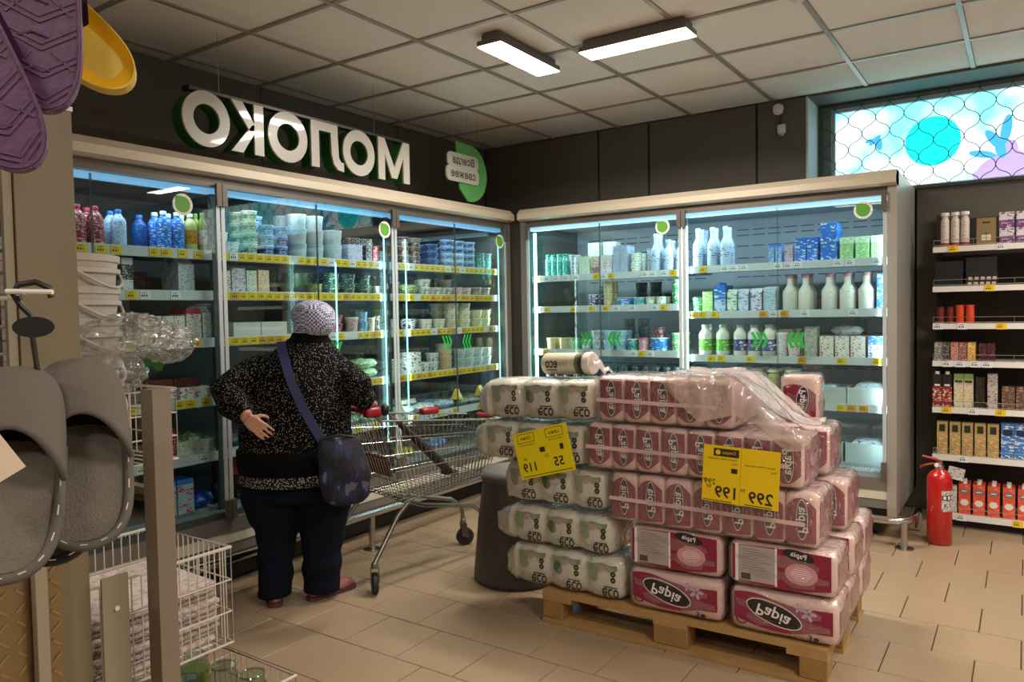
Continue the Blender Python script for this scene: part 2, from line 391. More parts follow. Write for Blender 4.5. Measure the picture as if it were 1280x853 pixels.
# ---------------------------------------------------------------- hanging signs
m_face = mat('sign_face', '#bcb6ac', .3, coat=.4); m_green = mat('sign_green', '#1d5c1e', .5)
def letter_sign():
    # local x runs along the sign (world +Y), local -y faces the shop (world +X)
    t = empty('hanging_letter_sign', (-3.36, 2.138, 2.238), PI/2, 'mirrored white letters with green sides hanging from a bar', 'sign')
    Hh = .262; st = .058
    def ell(cx, cz, rx, rz, n=36): return [(cx+rx*math.cos(2*PI*i/n), cz+rz*math.sin(2*PI*i/n)) for i in range(n)]
    def letter(polys, rings):
        f = MB(); g = MB()
        for p in polys: f.prism(p, -.0125, 0); g.prism(p, .0, .075)
        for o, i in rings: f.ring(o, i, -.0125, 0); g.ring(o, i, .0, .075)
        l = f.build('letter', m_face, t); g.build('letter_side', m_green, l)
    def O(a, b):
        c = (a+b)/2; letter([], [(ell(c, Hh/2, (b-a)/2, Hh/2+.006), ell(c, Hh/2, (b-a)/2-st, Hh/2-st))])
    O(0, .262)
    x0, x1 = .268, .468                      # mirrored K: stem on the right
    letter([[(x1-st, 0), (x1, 0), (x1, Hh), (x1-st, Hh)],
            [(x0, 0), (x0+.07, 0), (x1-st, Hh*.42), (x1-st, Hh*.58), (x1-st-.012, Hh*.58)],
            [(x0+.005, Hh), (x0+.072, Hh), (x1-st, Hh*.60), (x1-st, Hh*.46), (x1-st-.03, Hh*.46)]], [])
    O(.496, .762)
    a, b = .79, 1.035                        # mirrored Л: straight leg left, hooked leg right
    letter([[(a, 0), (a+st, 0), (a+st, Hh), (a, Hh)], [(a+st, Hh-.05), (b-.045, Hh-.05), (b-.045, Hh), (a+st, Hh)],
            [(b-.098, Hh-.05), (b-.045, Hh-.05), (b-.038, .075), (b-.022, .052), (b, .05), (b, -.002), (b-.045, .004), (b-.078, .035), (b-.094, .09)]], [])
    O(1.03, 1.292)
    a, b = 1.325, 1.612
    letter([[(a, 0), (a+st, 0), (a+st, Hh*.55), (a+st, Hh), (a, Hh)], [(b-st, 0), (b, 0), (b, Hh), (b-st, Hh)],
            [(a+st, Hh), (a+st, Hh*.62), ((a+b)/2-.025, .02), ((a+b)/2, .02), ((a+b)/2, Hh*.34)],
            [(b-st, Hh), (b-st, Hh*.62), ((a+b)/2+.025, .02), ((a+b)/2, .02), ((a+b)/2, Hh*.34)]], [])
    MB().box(.055, .0, Hh+.002, 1.625, .05, Hh+.017).build('bar', mat('sign_bar', '#55534f', .4, metal=.7), t)
    MB().box(.045, -.004, Hh-.004, .055, .054, Hh+.02).build('bar_end', m_black, t)
    for x in (.23, 1.33): MB().tube([(x, .025, Hh+.016), (x, .025, CEIL-2.238-.005)], .0016, 5).build('wire', m_chrome, t)
letter_sign()
def round_sign():
    t = empty('hanging_round_sign', (-3.36, 4.42, 2.41), PI/2, 'green round hanging sign with a mirrored white speech label', 'sign')
    r = .205
    pts = [(-r*.72, r*.98)]+[(r*math.cos(a), r*math.sin(a)) for a in [PI/2-.35-i*(PI*1.17)/26 for i in range(27)]]
    pts = [(-.16, .205), (-.05, .20)]+[(.0+r*math.cos(PI/2-.1-i*(PI*1.02)/24), -.005+r*math.sin(PI/2-.1-i*(PI*1.02)/24)) for i in range(25)]+[(-.12, -.13)]
    MB().prism(pts, 0, .012).build('leaf_disc', mat('leaf_green', '#5a9c54', .5), t)
    p = MB()
    def rr(x0, z0, x1, z1, rad):
        o = []
        for cx, cz, a0 in ((x1-rad, z1-rad, 0), (x0+rad, z1-rad, PI/2), (x0+rad, z0+rad, PI), (x1-rad, z0+rad, 1.5*PI)):
            o += [(cx+rad*math.cos(a0+k*PI/10), cz+rad*math.sin(a0+k*PI/10)) for k in range(6)]
        return o
    p.prism(rr(-.27, .015, .085, .118, .035), -.012, 0); p.prism(rr(-.285, -.085, .09, .022, .035), -.0125, 0)
    p.build('label_plate', m_face, t)
    for wd, sz, cx, cz in (('Всегда', .068, -.09, .064), ('свежее', .046, -.095, -.033)):
        tx = MB(); put_text(tx, wd, sz, cx, cz, -.0138, bold=.01, maxw=.3); tx.build('lettering', mat('ink', '#15181c', .5), t)
    for x in (-.02, .10): MB().tube([(x, .006, .14), (x, .006, CEIL-2.41-.005)], .0014, 5).build('wire', m_chrome, t)
round_sign()
# ================================================================ FRIDGES
m_canopy = mat('fridge_canopy', '#c9bba6', .4, metal=.2, bump=.02)
m_rail = mat('fridge_rail', '#6a6158', .4, metal=.5)
m_inner = mat('fridge_inner', '#9aa4aa', .5, metal=.1)
m_slot = mat('fridge_slot', '#3d464c', .7)
m_shelf = mat('fridge_shelf', '#a9adb0', .4, metal=.3)
m_prail = mat('price_rail', '#c9ccd2', .35)
m_strip = mat('fridge_strip', '#8fc4f0', .4, emit=.75, ecol='#86c0f2')
m_led = mat('fridge_led', '#d8ffff', .4, emit=5., ecol='#c9fbff')
m_base = mat('fridge_base', '#7c7870', .4, metal=.4)
m_cream = mat('fridge_cream', '#c9c0ae', .45)
m_glass = glassmat('door_glass', '#eef8f7', .055)
m_alu = mat('door_profile', '#cfd2d4', .3, metal=.4)
m_tagy = mat('tag_yellow', '#e8c21c', .45); m_tagw = mat('tag_white', '#dfe1e6', .45); m_tagk = mat('tag_ink', '#23211c', .6); m_tago = mat('tag_orange', '#e0a028', .45)
m_sgreen = mat('sticker_green', '#5c9e2e', .5); m_swhite = mat('sticker_white', '#eef0ea', .5); m_chev = mat('chevron_green', '#1f9a3c', .5)
def tag_mesh(m, seed):
    r = random.Random(seed); b = MB(); w = .052; b.box(-w/2, -.003, -.019, w/2, 0, .019, 0)
    x = -w*.36
    for k in range(3):                       # digits of the price as ink marks
        ww = r.choice((.004, .006, .006)); b.box(x, -.0038, -.008, x+ww, -.003, .002, 1); x += ww+.005
    b.box(-.016, -.0038, .009, .006, -.003, .0115, 1)
    return b.mesh('price_tag', [m, m_tagk])
TAGS = {'y': [tag_mesh(m_tagy, k) for k in range(3)], 'w': [tag_mesh(m_tagw, k+5) for k in range(3)], 'o': [tag_mesh(m_tago, k+9) for k in range(2)]}
SHELF_D0, SHELF_D1 = .055, .60
def fridge(name, loc, rot, nb, bw, shelves, tags, label, ends, light, sticker, chevs, strip, inner=None):
    """local x along the front, y into the fridge, z up. shelves[b] = list of heights"""
    t = empty(name, loc, rot, label, 'fridge')
    L = nb*bw; m_inner = inner or MATS['fridge_inner']
    e0, e1 = .05, .05
    # body: outer back, top, tub
    b = MB(); b.box(-e0, .82, .15, L+e1, .94, 2.165); b.box(0, .06, 2.05, L, .82, 2.165); b.box(0, .02, .19, L, .82, .40)
    b.build('body', m_inner, t)
    bp = MB().box(0.001, .79, .40, L-.001, .819, 2.049).build('back_panel', m_inner, t)
    s = MB()
    for k in range(nb):
        for z in (1.97, 1.93, 1.85, 1.76, 1.62, 1.45, 1.2, .95):
            for q in range(9): s.box(k*bw+.12+q*.115, .7885, z, k*bw+.21+q*.115, .791, z+.007)
    s.build('air_slots', m_slot, bp)['kind'] = 'stuff'
    # canopy and top rail
    prof = [(.06, 2.172), (-.02, 2.172), (-.055, 2.135), (-.055, 2.095), (-.03, 2.083), (.06, 2.083)]
    MB().prism(prof, -e0, L+e1, 'x').build('canopy', m_canopy, t)
    MB().box(0, .0, 2.035, L, .06, 2.083).build('top_rail', m_rail, t)
    # light strip under the canopy
    MB().box(.01, .035, 2.008, L-.01, .085, 2.034).build('light_strip', strip, t)
    for k in range(nb):
        ld = bpy.data.lights.new('fridge_light', 'AREA'); ld.shape = 'RECTANGLE'; ld.size = bw*.95; ld.size_y = .05; ld.energy = light; ld.color = (.74, .90, 1); ld.spread = math.radians(170)
        lo = bpy.data.objects.new('fridge_light', ld); C.objects.link(lo); lo.parent = t; lo.location = (k*bw+bw/2, .09, 1.985); lo.rotation_euler = (math.radians(28), 0, 0)
    # ends
    pe = [(.94, .15), (.0, .15), (-.012, .2), (-.012, 2.08), (-.05, 2.10), (-.05, 2.13), (-.02, 2.165), (.02, 2.172), (.94, 2.165)]
    for x0, x1, mm in ((-e0, 0, ends[0]), (L, L+e1, ends[1])):
        MB().prism(pe, x0, x1, 'x').build('end_panel', mm, t)
    # base fascia in bands, recessed plinth with feet
    MB().box(0, -.005, .30, L, .05, .372).build('bumper', m_base, t)
    MB().box(0, .0, .245, L, .04, .2995).build('fascia', m_cream, t)
    MB().box(0, .005, .19, L, .04, .2445).build('kick_strip', m_base, t)
    MB().box(.05, .12, .02, L-.05, .9, .188).build('plinth', m_black, t)
    # air grille: fins at the bottom front
    g = MB(); g.box(0, .03, .372, L, .10, .376)
    nf = int(L/.016)
    for i in range(nf): g.box(i*.016, .035, .376, i*.016+.006, .095, .408)
    g.build('air_grille', mat('grille_white', '#c2c6c8', .5), t)['kind'] = 'stuff'
    for k in range(nb+1):
        if 0 < k < nb: MB().box(k*bw-.012, .05, .41, k*bw+.012, .075, 2.03).build('mullion', m_inner, t)
    # deck and shelves with price rails and tags
    for k in range(nb):
        x0, x1 = k*bw+.008, (k+1)*bw-.008
        MB().box(x0, .10, .40, x1, .79, .425).build('deck', m_shelf, t)
        for si, z in enumerate(shelves[k]):
            sh = MB().box(x0, SHELF_D0, z-.022, x1, SHELF_D1, z).build('shelf', m_shelf, t)
            MB().add([(x0, SHELF_D0-.002, z-.044), (x1, SHELF_D0-.002, z-.044), (x1, SHELF_D0-.002, z+.004), (x0, SHELF_D0-.002, z+.004),
                      (x0, SHELF_D0+.006, z-.044), (x1, SHELF_D0+.006, z-.044), (x1, SHELF_D0+.006, z+.004), (x0, SHELF_D0+.006, z+.004)],
                     [(0, 1, 2, 3), (7, 6, 5, 4), (0, 4, 5, 1), (3, 2, 6, 7), (0, 3, 7, 4), (1, 5, 6, 2)]).build('price_rail', m_prail, sh)
            x = x0+.05
            dens, mix = tags[k][si]
            while x < x1-.03:
                if random.random() < dens:
                    kind = random.choice(mix); ob('price_tag', random.choice(TAGS[kind]), sh, (x, SHELF_D0-.002, z-.021))
                x += .0555 if dens > .85 else random.choice((.06, .066, .085))
    # doors: two per bay
    for k in range(nb):
        for h in range(2):
            a = k*bw+(.004 if h == 0 else bw/2+.002); c = k*bw+(bw/2-.002 if h == 0 else bw-.004)
            d = MB().box(a, -.004, .415, c, .004, 2.033).build('door', m_glass, t)
            xe = a if h == 0 else c-.020
            MB().box(xe, -.010, .44, xe+.020, -.0045, 1.98).build('stile', m_alu, d)
            xs = c-.002 if h == 0 else a
            MB().box(xs, -.0035, .44, xs+.0014, .0035, 2.02).build('seal', mat('door_seal', '#4a585c', .4), d)
            xc = a-.002 if h == 0 else c-.026
            hb = MB(); hb.box(xc, -.03, 1.94, xc+.028, -.0105, 2.05); hb.build('hinge', m_rail, d)
            hb = MB(); hb.box(xc, -.03, .372, xc+.028, -.0105, .47); hb.build('hinge', m_rail, d)
            if h == 1 and sticker[k]:
                x, z = k*bw+sticker[k][0], sticker[k][1]
                s1 = MB(); disc(s1, x, z, .052, .052, -.0052, 28); s1.build('round_sticker', m_swhite, d)
                s2 = MB(); s2.add([(x-.039, -.0058, z+.039), (x, -.0058, z+.039)]+[(x+.039*math.cos(PI/2-q*PI/14), -.0058, z+.039*math.sin(PI/2-q*PI/14)) for q in range(1, 22)], [tuple(range(23))])
                s2.build('sticker_leaf', m_sgreen, d)
                s3 = MB()
                for q in range(22):
                    an = 2*PI*q/22
                    if q % 5 == 0: continue
                    s3.add([(x+rr*math.cos(an+da), -.0058, z+rr*math.sin(an+da)) for rr, da in ((.0435, -.05), (.0435, .05), (.047, .05), (.047, -.05))], [(0, 1, 2, 3)])
                s3.build('sticker_print', mat('sticker_grey', '#7d8578', .5), d)['kind'] = 'stuff'
            if chevs[k]:
                cz = 1.185; cx = bw*k+bw/2+(-.115 if h == 0 else .115); dr = 1 if h == 0 else -1
                cv = MB()
                for q in range(3):
                    ox = cx+(q-1)*.034*dr
                    cv.add([(ox-.02*dr, -.0055, cz+.05), (ox+.0*dr, -.0055, cz+.05), (ox+.024*dr, -.0055, cz), (ox, -.0055, cz-.05), (ox-.02*dr, -.0055, cz-.05), (ox+.004*dr, -.0055, cz)], [(0, 1, 2, 5), (5, 2, 3, 4)])
                cv.build('chevron_sticker', m_chev, d)
    return t
SA = [1.722, 1.52, 1.285, .99, .71]
A_TAGS = [(.95, 'yyyyyw'), (.95, 'yyyyo'), (.9, 'yyyow'), (.95, 'yyyo'), (.8, 'wyw')]
A_T1 = [(.85, 'yyw'), (.8, 'yow'), (.6, 'wwo'), (.8, 'wyy'), (.5, 'wy')]
fridge_a = fridge('display_fridge', (-3.33, 1.06, 0), PI/2, 3, 1.25, [SA, SA, SA], [A_T1, A_TAGS, A_TAGS],
    'long glass-door dairy fridge standing under the hanging mirrored letters', (m_base, m_base), FRIDGE_W*.8, [(1.05, 1.93), (1.17, 1.92), (1.17, 1.93)], [0, 1, 1], m_strip, mat('fridge_inner_dark', '#43474a', .5, metal=.1))
SB1 = [1.66, 1.425, 1.10, .795]; SB2 = [1.674, 1.37, 1.077, .792]
B_T = [(.55, 'wwwwy'), (.5, 'wwy'), (.5, 'wwy'), (.5, 'wy')]; B_T2 = [(.5, 'ywww'), (.5, 'yyow'), (.45, 'yyo'), (.5, 'yo')]
fridge_b = fridge('display_fridge', (-3.17, 4.87, 0), 0, 2, 1.25, [SB1, SB2], [B_T, B_T2],
    'glass-door milk fridge with a stainless end beside the window', (m_base, mat('end_steel', '#b4afa6', .36, metal=.55, bump=.02, bscale=120)), FRIDGE_W*1.5, [(1.11, 1.955), (1.12, 1.955)], [1, 1], mat('fridge_strip_b', '#cfeeff', .4, emit=1.1, ecol='#bfe6ff'))
# upright light tubes inside the fridges
def light_tube(par, x, y, z0, z1, r, watts, aim, m=None):
    o = MB().tube([(x, y, z0), (x, y, z1)], r, 10).build('light_tube', m or m_led, par)
    ld = bpy.data.lights.new('tube_light', 'AREA'); ld.shape = 'RECTANGLE'; ld.size = z1-z0; ld.size_y = .03; ld.energy = watts; ld.color = (.80, .97, 1); ld.spread = math.radians(170)
    lo = bpy.data.objects.new('tube_light', ld); C.objects.link(lo); lo.parent = par; lo.location = (x+.02*aim, y+.012, (z0+z1)/2)
    d = Vector((aim, .75, 0)).normalized() if aim else Vector((0, 1, 0)); lo.rotation_euler = d.to_track_quat('-Z', 'X').to_euler()
light_tube(fridge_b, .045, .045, .5, 1.99, .013, 7, 1)
light_tube(fridge_b, 1.238, .045, .5, 1.95, .006, 3.5, -1); light_tube(fridge_b, 1.264, .045, .5, 1.95, .006, 3.5, 1)  # unseen pair behind the centre stile, added to brighten the lower shelves
light_tube(fridge_b, 2.482, .045, .45, 1.98, .007, 2.4, -1)
m_led2 = mat('fridge_led_dim', '#bfeef0', .4, emit=1.6, ecol='#b4f0f0')
light_tube(fridge_a, 2.46, .045, .57, 1.91, .005, 1.7, -1, m_led2); light_tube(fridge_a, 2.66, .045, .66, 1.88, .005, 1.7, 1, m_led2); light_tube(fridge_a, 3.715, .045, .83, 1.95, .005, 1.8, -1, m_led2)
light_tube(fridge_a, 2.05, .045, .9, 1.70, .005, .8, 0, m_led2)
MB().box(.012, .03, .45, .022, .2, 2.0).build('side_glass', glassmat('side_glass', '#d9f4f2', .08), fridge_b)
# dark filler between the two fridges in the corner
struct(MB().box(-3.6, 4.872, .02, -3.225, 5.2, 2.1).build('trim_5', mat('corner_filler', '#2b2723', .6)))
# ---------------------------------------------------------------- bumper rails
def rail_post(t, p, s=1):
    MB().tube([(p[0], p[1], .006), (p[0], p[1], .20)], .019, 12).build('post', m_steel, t, smooth=True)
    MB().lathe([(.05, 0), (.05, .006), (.03, .009)], 18, (p[0], p[1], 0)).build('foot_plate', m_steel, t, smooth=True)
t = empty('bumper_rail', (-3.19, 3.0, 0), 0, 'long chrome bumper rail in front of the fridge under the letters', 'rail')
MB().tube([(0, -2.4, .215), (0, 1.68, .215)], .022, 12).build('tube', m_chrome, t, smooth=True)
for y in (-2.1, -1.05, .17, 1.35): rail_post(t, (0, y))
t = empty('bumper_rail', (-1.8, 4.757, 0), 0, 'chrome bumper rail with a bent end around the stainless fridge corner', 'rail')
pts = [(-1.36, 0, .155), (1.15, 0, .155)]+[(1.15+.11*math.sin(a), .11-.11*math.cos(a), .155) for a in (.3, .6, .9, 1.2, 1.57)]+[(1.26, .30, .155), (1.26, .40, .14), (1.26, .43, .1), (1.26, .44, .02)]
MB().tube(pts, .022, 12).build('tube', m_chrome, t, smooth=True)
for x in (-1.2, 0, 1.232): 
    MB().tube([(x, 0 if x < 1 else .01, .006), (x, 0 if x < 1 else .01, .15)], .019, 12).build('post', m_steel, t, smooth=True)
    MB().lathe([(.05, 0), (.05, .006), (.03, .009)], 18, (x, 0 if x < 1 else .01, 0)).build('foot_plate', m_steel, t, smooth=True)
# ---------------------------------------------------------------- shelf rack on the right
m_rackdark = mat('rack_back', '#2c221d', .7); m_rackshelf = mat('rack_shelf', '#cfc8be', .4)
RACK_Z = [1.775, 1.53, 1.30, 1.068, .778, .48, .115]
rack = empty('shelf_rack', (-.485, 5.38, 0), 0, 'dark-backed shop rack with seven white shelves behind the fire extinguisher', 'shelf rack')
MB().box(-.01, .40, 0, 1.3, .425, 1.95).build('back_panel', m_rackdark, rack)
for x in (-.012, 1.29): MB().box(x, .37, 0, x+.03, .40, 1.98).build('upright', m_rackdark, rack)
MB().box(0, .06, 0, 1.28, .365, .05).build('plinth', m_rackdark, rack)
for i, z in enumerate(RACK_Z):
    s = MB().box(0 if i < 6 else .10, 0, z-.045, 1.28, .365, z-.03).build('shelf', m_rackshelf, rack)
    MB().box(0 if i < 6 else .10, -.008, z-.062, 1.28, 0, z-.028).build('price_rail', m_white, s)
    x0 = .005 if i < 6 else .105
    w = MB()
    for zz in (z-.02, z+.012): w.tube([(x0, .0, zz), (1.27, .0, zz)], .0018, 5)
    x = x0
    while x < 1.28: w.tube([(x, 0, z-.03), (x, 0, z+.012)], .0018, 5); x += .21
    w.build('wire_fence', m_chrome, s)
    for x in [(.11, .36), (.30,), (.03, .16, .36), (.08, .15, .23, .29), (.08, .22, .36), (.17,), (.16, .45)][i]:
        ob('price_tag', random.choice(TAGS['y' if random.random() < .45 else 'w']), s, (x, -.008, z-.045))
    if i > 0:
        bk = MB(); bk.prism([(0.01, z-.046), (.355, z-.046), (.36, z-.10), (.33, z-.10)], .002, .006, 'x'); 
        bk.v = [(p[0], p[1], p[2]) for p in bk.v]; bk.build('bracket', m_rackdark, s)
# ================================================================ PRODUCTS
PROTO = {}
class Proto:
    def __init__(s, name, w, d, h): s.name, s.w, s.d, s.h, s.root, s.parts = name, w, d, h, None, []
    def place(s, loc, rot=0., label=None, cat=None, group=None):
        o = ob(s.name, s.root, None, loc, rot if isinstance(rot, tuple) else (0, 0, rot)); tag(o, label, cat, group)
        for n, me in s.parts: ob(n, me, o)
        return o
def bottle(key, h, r, body, cap, lab=None, neck=.38, capr=None, n=14, name='bottle', lz=(.18, .55), shoulder=.66):
    if key in PROTO: return PROTO[key]
    p = Proto(name, 2*r, 2*r, h); nr = r*neck
    p.root = MB().lathe([(r*.9, 0), (r, .006), (r, h*shoulder), (r*.93, h*(shoulder+.06)), (r*.62, h*(shoulder+.15)), (nr, h*(shoulder+.22)), (nr, h*.95)], n).mesh(name, body, 50)
    cr = capr or nr*1.18
    p.parts.append(('cap', MB().lathe([(cr, h*.90), (cr, h*.985), (cr*.85, h)], 12).mesh('cap', cap, 50)))
    if lab: p.parts.append(('label', MB().lathe([(r*1.008, h*lz[0]), (r*1.008, h*lz[1])], n, caps=False).mesh('label', lab, 50)))
    PROTO[key] = p; return p
def cup(key, h, r, body, lid, taper=.84, n=14, name='cup', band=None):
    if key in PROTO: return PROTO[key]
    p = Proto(name, 2*r+.004, 2*r+.004, h)
    r0 = r*taper; z1 = h*.93
    if band:
        a, b = .3, .72; ra, rb = r0+(r-r0)*a, r0+(r-r0)*b
        p.root = MB().lathe([(r0, 0), (ra, z1*a), (ra, z1*a), (rb, z1*b), (rb, z1*b), (r, z1)], n, ms=[0, 0, 1, 0, 0]).mesh(name, [body, band], 50)
    else: p.root = MB().lathe([(r0, 0), (r, z1)], n).mesh(name, body, 50)
    p.parts.append(('lid', MB().lathe([(r+.002, z1), (r+.002, h), (r*.92, h)], n).mesh('lid', lid, 50)))
    PROTO[key] = p; return p
def carton(key, w, d, h, mats, gable=False, cap=None, bands=(.35, .7), name='carton', front=None):
    """bricks with up to three printed bands, optionally a gable top, a cap and a front print"""
    if key in PROTO: return PROTO[key]
    p = Proto(name, w, d, h); mats = mats if isinstance(mats, (list, tuple)) else [mats]
    hb = h*(.8 if gable else 1); zs = [0]+[hb*q for q in bands[:len(mats)-1]]+[hb]
    b = MB()
    for k in range(len(mats)): b.box(-w/2, -d/2, zs[k], w/2, d/2, zs[k+1], k)
    k = len(mats)-1
    if gable:
        b.add([(-w/2, -d/2, hb), (w/2, -d/2, hb), (w/2, d/2, hb), (-w/2, d/2, hb), (-w/2, -.002, h*.94), (w/2, -.002, h*.94), (-w/2, .002, h*.94), (w/2, .002, h*.94), (-w/2, 0, h), (w/2, 0, h)],
              [(0, 1, 5, 4), (2, 3, 6, 7), (4, 5, 9, 8), (7, 6, 8, 9), (0, 4, 3), (1, 2, 5), (4, 8, 6), (5, 7, 9), (3, 4, 6), (2, 7, 5)], k)
    p.root = b.mesh(name, mats)
    if cap: p.parts.append(('cap', MB().lathe([(.013, h*(.86 if gable else .998)), (.013, h*(.86 if gable else .998)+.018)], 10, (0, -d*.22, 0)).mesh('cap', cap, 50)))
    if front:
        for (x0, z0, x1, z1, m) in front[1]: p.parts.append(('front_print', MB().box(w*x0, -d/2-.0006, h*z0, w*x1, -d/2+.0005, h*z1).mesh('front_print', front[0][m])))
    PROTO[key] = p; return p
def tub(key, w, d, h, body, lid, name='tub'):
    if key in PROTO: return PROTO[key]
    p = Proto(name, w, d, h); b = MB(); t = .88
    b.add([(sx*w/2*q, sy*d/2*q, z) for z, q in ((0, t), (h*.86, .97)) for sx, sy in ((-1, -1), (1, -1), (1, 1), (-1, 1))], [(3, 2, 1, 0), (0, 1, 5, 4), (1, 2, 6, 5), (2, 3, 7, 6), (3, 0, 4, 7), (4, 5, 6, 7)])
    p.root = b.mesh(name, body)
    p.parts.append(('lid', MB().box(-w/2, -d/2, h*.86, w/2, d/2, h).mesh('lid', lid))); PROTO[key] = p; return p
def bag(key, w, d, h, m, name='packet', seed=1):
    if key in PROTO: return PROTO[key]
    p = Proto(name, w, d, h); r = random.Random(seed); ph = [r.uniform(0, 6) for _ in range(6)]
    def fn(u, v, s):
        x = (u-.5)*w; y = (v-.5)*d; e = max(0, 1-abs(2*u-1)**4)*max(0, 1-abs(2*v-1)**4)
        return (x, y, h/2+s*(h/2*e**.5*.96)+.006*e*math.sin(9*u+ph[0])*math.cos(8*v+ph[1])-(.0 if s > 0 else 0))
    b = MB(); b.grid(lambda u, v: fn(u, v, 1), 9, 7); b.grid(lambda u, v: fn(u, v, -1), 9, 7)
    b.v = [(q[0], q[1], max(q[2], .001)) for q in b.v]
    p.root = b.mesh(name, m, 60, weld=True); PROTO[key] = p; return p
def tray(key, w, d, h, m, name='tray'):
    if key in PROTO: return PROTO[key]
    p = Proto(name, w, d, h); t = .006; b = MB()
    b.box(-w/2, -d/2, 0, w/2, d/2, t); b.box(-w/2, -d/2, t, w/2, -d/2+t, h); b.box(-w/2, d/2-t, t, w/2, d/2, h); b.box(-w/2, -d/2+t, t, -w/2+t, d/2-t, h); b.box(w/2-t, -d/2+t, t, w/2, d/2-t, h)
    p.root = b.mesh(name, m); PROTO[key] = p; return p
FA = (Vector((-3.33, 1.06, 0)), PI/2, 'letter-sign fridge', .425, [.425]+SA)
FB = (Vector((-3.17, 4.87, 0)), 0., 'steel-ended fridge', .425, None)
FR = (Vector((-.485, 5.38, 0)), 0., 'extinguisher-side rack', 0, None)
ORD = ['top', 'second', 'third', 'fourth', 'fifth', 'sixth', 'lowest']
def shelf_z(F, s, x):
    if F is FA: return .4255 if s == 5 else SA[s]+.0005
    if F is FB:
        if s == 5: return .4255
        return (SB1 if x < 1.25 else SB2)[s]+.0005
    return RACK_Z[s]-.0295
def row(F, s, x0, x1, pr, desc, cat, deep=1, stack=1, y=None, gap=.006, zoff=0., rot=0., partial=0., drop=0.):
    z = shelf_z(F, s, (x0+x1)/2)+zoff; loc, rz, fname = F[0], F[1], F[2]
    sh = f'{ORD[s]} shelf' if not (s == 5 and F is not FR) else 'floor deck'
    label = f'{desc} on the {sh} of the {fname}'
    dn = desc.split(' with ')[0]; group = f"{dn}{'es' if dn.endswith('x') else 's'}, {sh}, {fname}"
    n = max(1, int((x1-x0+gap+.004)/(pr.w+gap))); step = (x1-x0)/n
    y0 = (y if y is not None else (.085 if F is not FR else .03))+pr.d/2
    M = Matrix.Rotation(rz, 4, 'Z')
    for i in range(n):
        for dd in range(deep):
            if dd and random.random() < drop: continue
            k = stack if not isinstance(stack, tuple) else random.randint(*stack)
            for q in range(k):
                p = Vector((x0+step*(i+.5)+random.uniform(-.0015, .0015), y0+dd*(pr.d+.008)+random.uniform(0, .003), z+q*(pr.h+.0006)))
                o = pr.place(loc+M @ p, rz+rot+random.uniform(-.03, .03), label, cat, group)
cw = mat('cap_white', '#e8e8e6', .4); cr_ = mat('cap_red', '#a3182c', .4); cb = mat('cap_blue', '#2466c0', .4); cg = mat('cap_green', '#2f8a3a', .4); cpk = mat('cap_pink', '#d99aa6', .4); cbk = mat('cap_dark', '#22211f', .5)
def P_(n, b, c2, c3=None, scale=40., *a): return printed(n, b, c2, c3, scale*1.7, *a)
# ---- fridge under the letters, first door
row(FA, 0, .50, .74, bottle('a1', .175, .034, P_('p_red', '#8e1226', '#d8c8cc', '#6c0a1c', 55), cr_, name='yogurt_bottle'), 'dark red drinking yogurt bottle', 'bottle', deep=2)
row(FA, 0, .75, .86, bottle('a2', .17, .033, P_('p_ltblue', '#b9d3ee', '#5b8fd0', '#eef4fa', 50), cb, name='yogurt_bottle'), 'pale blue drinking yogurt bottle', 'bottle', deep=2)
row(FA, 0, .885, 1.01, bottle('a3', .165, .034, P_('p_dkblue', '#1c4c94', '#2f7fce', '#0f2c5c', 45), cb, name='yogurt_bottle'), 'deep blue drinking yogurt bottle', 'bottle', y=.16)
row(FA, 0, .99, 1.13, bottle('a4', .185, .034, P_('p_brblue', '#1f7be0', '#d6ecff', '#e04a78', 45, .58, .68), cw, name='yogurt_bottle'), 'bright blue yogurt bottle, white cap', 'bottle', deep=2)
row(FA, 0, 1.13, 1.20, bottle('a5', .185, .033, mat('y_milk', '#d6d48a', .4), cw, P_('p_yel', '#d9a52a', '#c8322a', '#efe0a0', 45), name='yogurt_bottle'), 'yellow drinking yogurt bottle with red print', 'bottle', deep=2)
row(FA, 0, 1.20, 1.246, bottle('a6', .195, .0225, mat('g_olive', '#8d9a34', .4), mat('cap_olive', '#7d9a30', .4), P_('p_or', '#d8dcd0', '#d07a30', '#6d7fb0', 45), name='yogurt_bottle'), 'olive green drinking yogurt bottle', 'bottle', deep=2)
row(FA, 1, .70, .86, carton('a7', .052, .055, .15, [P_('p_bw', '#dcdce0', '#b0b4c0'), P_('p_blk', '#1d2026', '#c8ccd2', None, 60), mat('c_white', '#dadada', .5)], bands=(.33, .8)), 'white carton with a black label band', 'carton', deep=2)
row(FA, 1, .88, 1.04, carton('a8', .07, .06, .10, P_('p_maroon', '#4a1c1e', '#8a4038', '#241414', 40)), 'dark maroon boxed dessert', 'box', y=.30, stack=(1, 1))
row(FA, 1, 1.06, 1.17, carton('a9', .085, .07, .165, P_('p_greycar', '#c3c8d2', '#6f7a90', '#e8eaee', 42), gable=True), 'grey and white gable-top carton', 'carton', deep=2)
row(FA, 2, .86, 1.10, carton('a10', .055, .05, .115, [P_('p_beige', '#d3cdb8', '#8d9a6a', '#b4483a', 60), P_('p_wh2', '#dddcd6', '#a0504a', None, 60)], bands=(.5,)), 'small cream carton with a green foot', 'carton', deep=2)
row(FA, 2, 1.10, 1.19, carton('a11', .08, .07, .15, [P_('p_rw', '#e0d8d4', '#b03a40', '#d8b898', 45), mat('c_redtop', '#b01c34', .4)], bands=(.82,)), 'white carton with a red top', 'carton', deep=2)
row(FA, 2, 1.195, 1.245, carton('a12', .046, .07, .16, P_('p_wg', '#dcdcdc', '#9aa0a8', None, 50), gable=True), 'plain white gable-top carton', 'carton', deep=2)
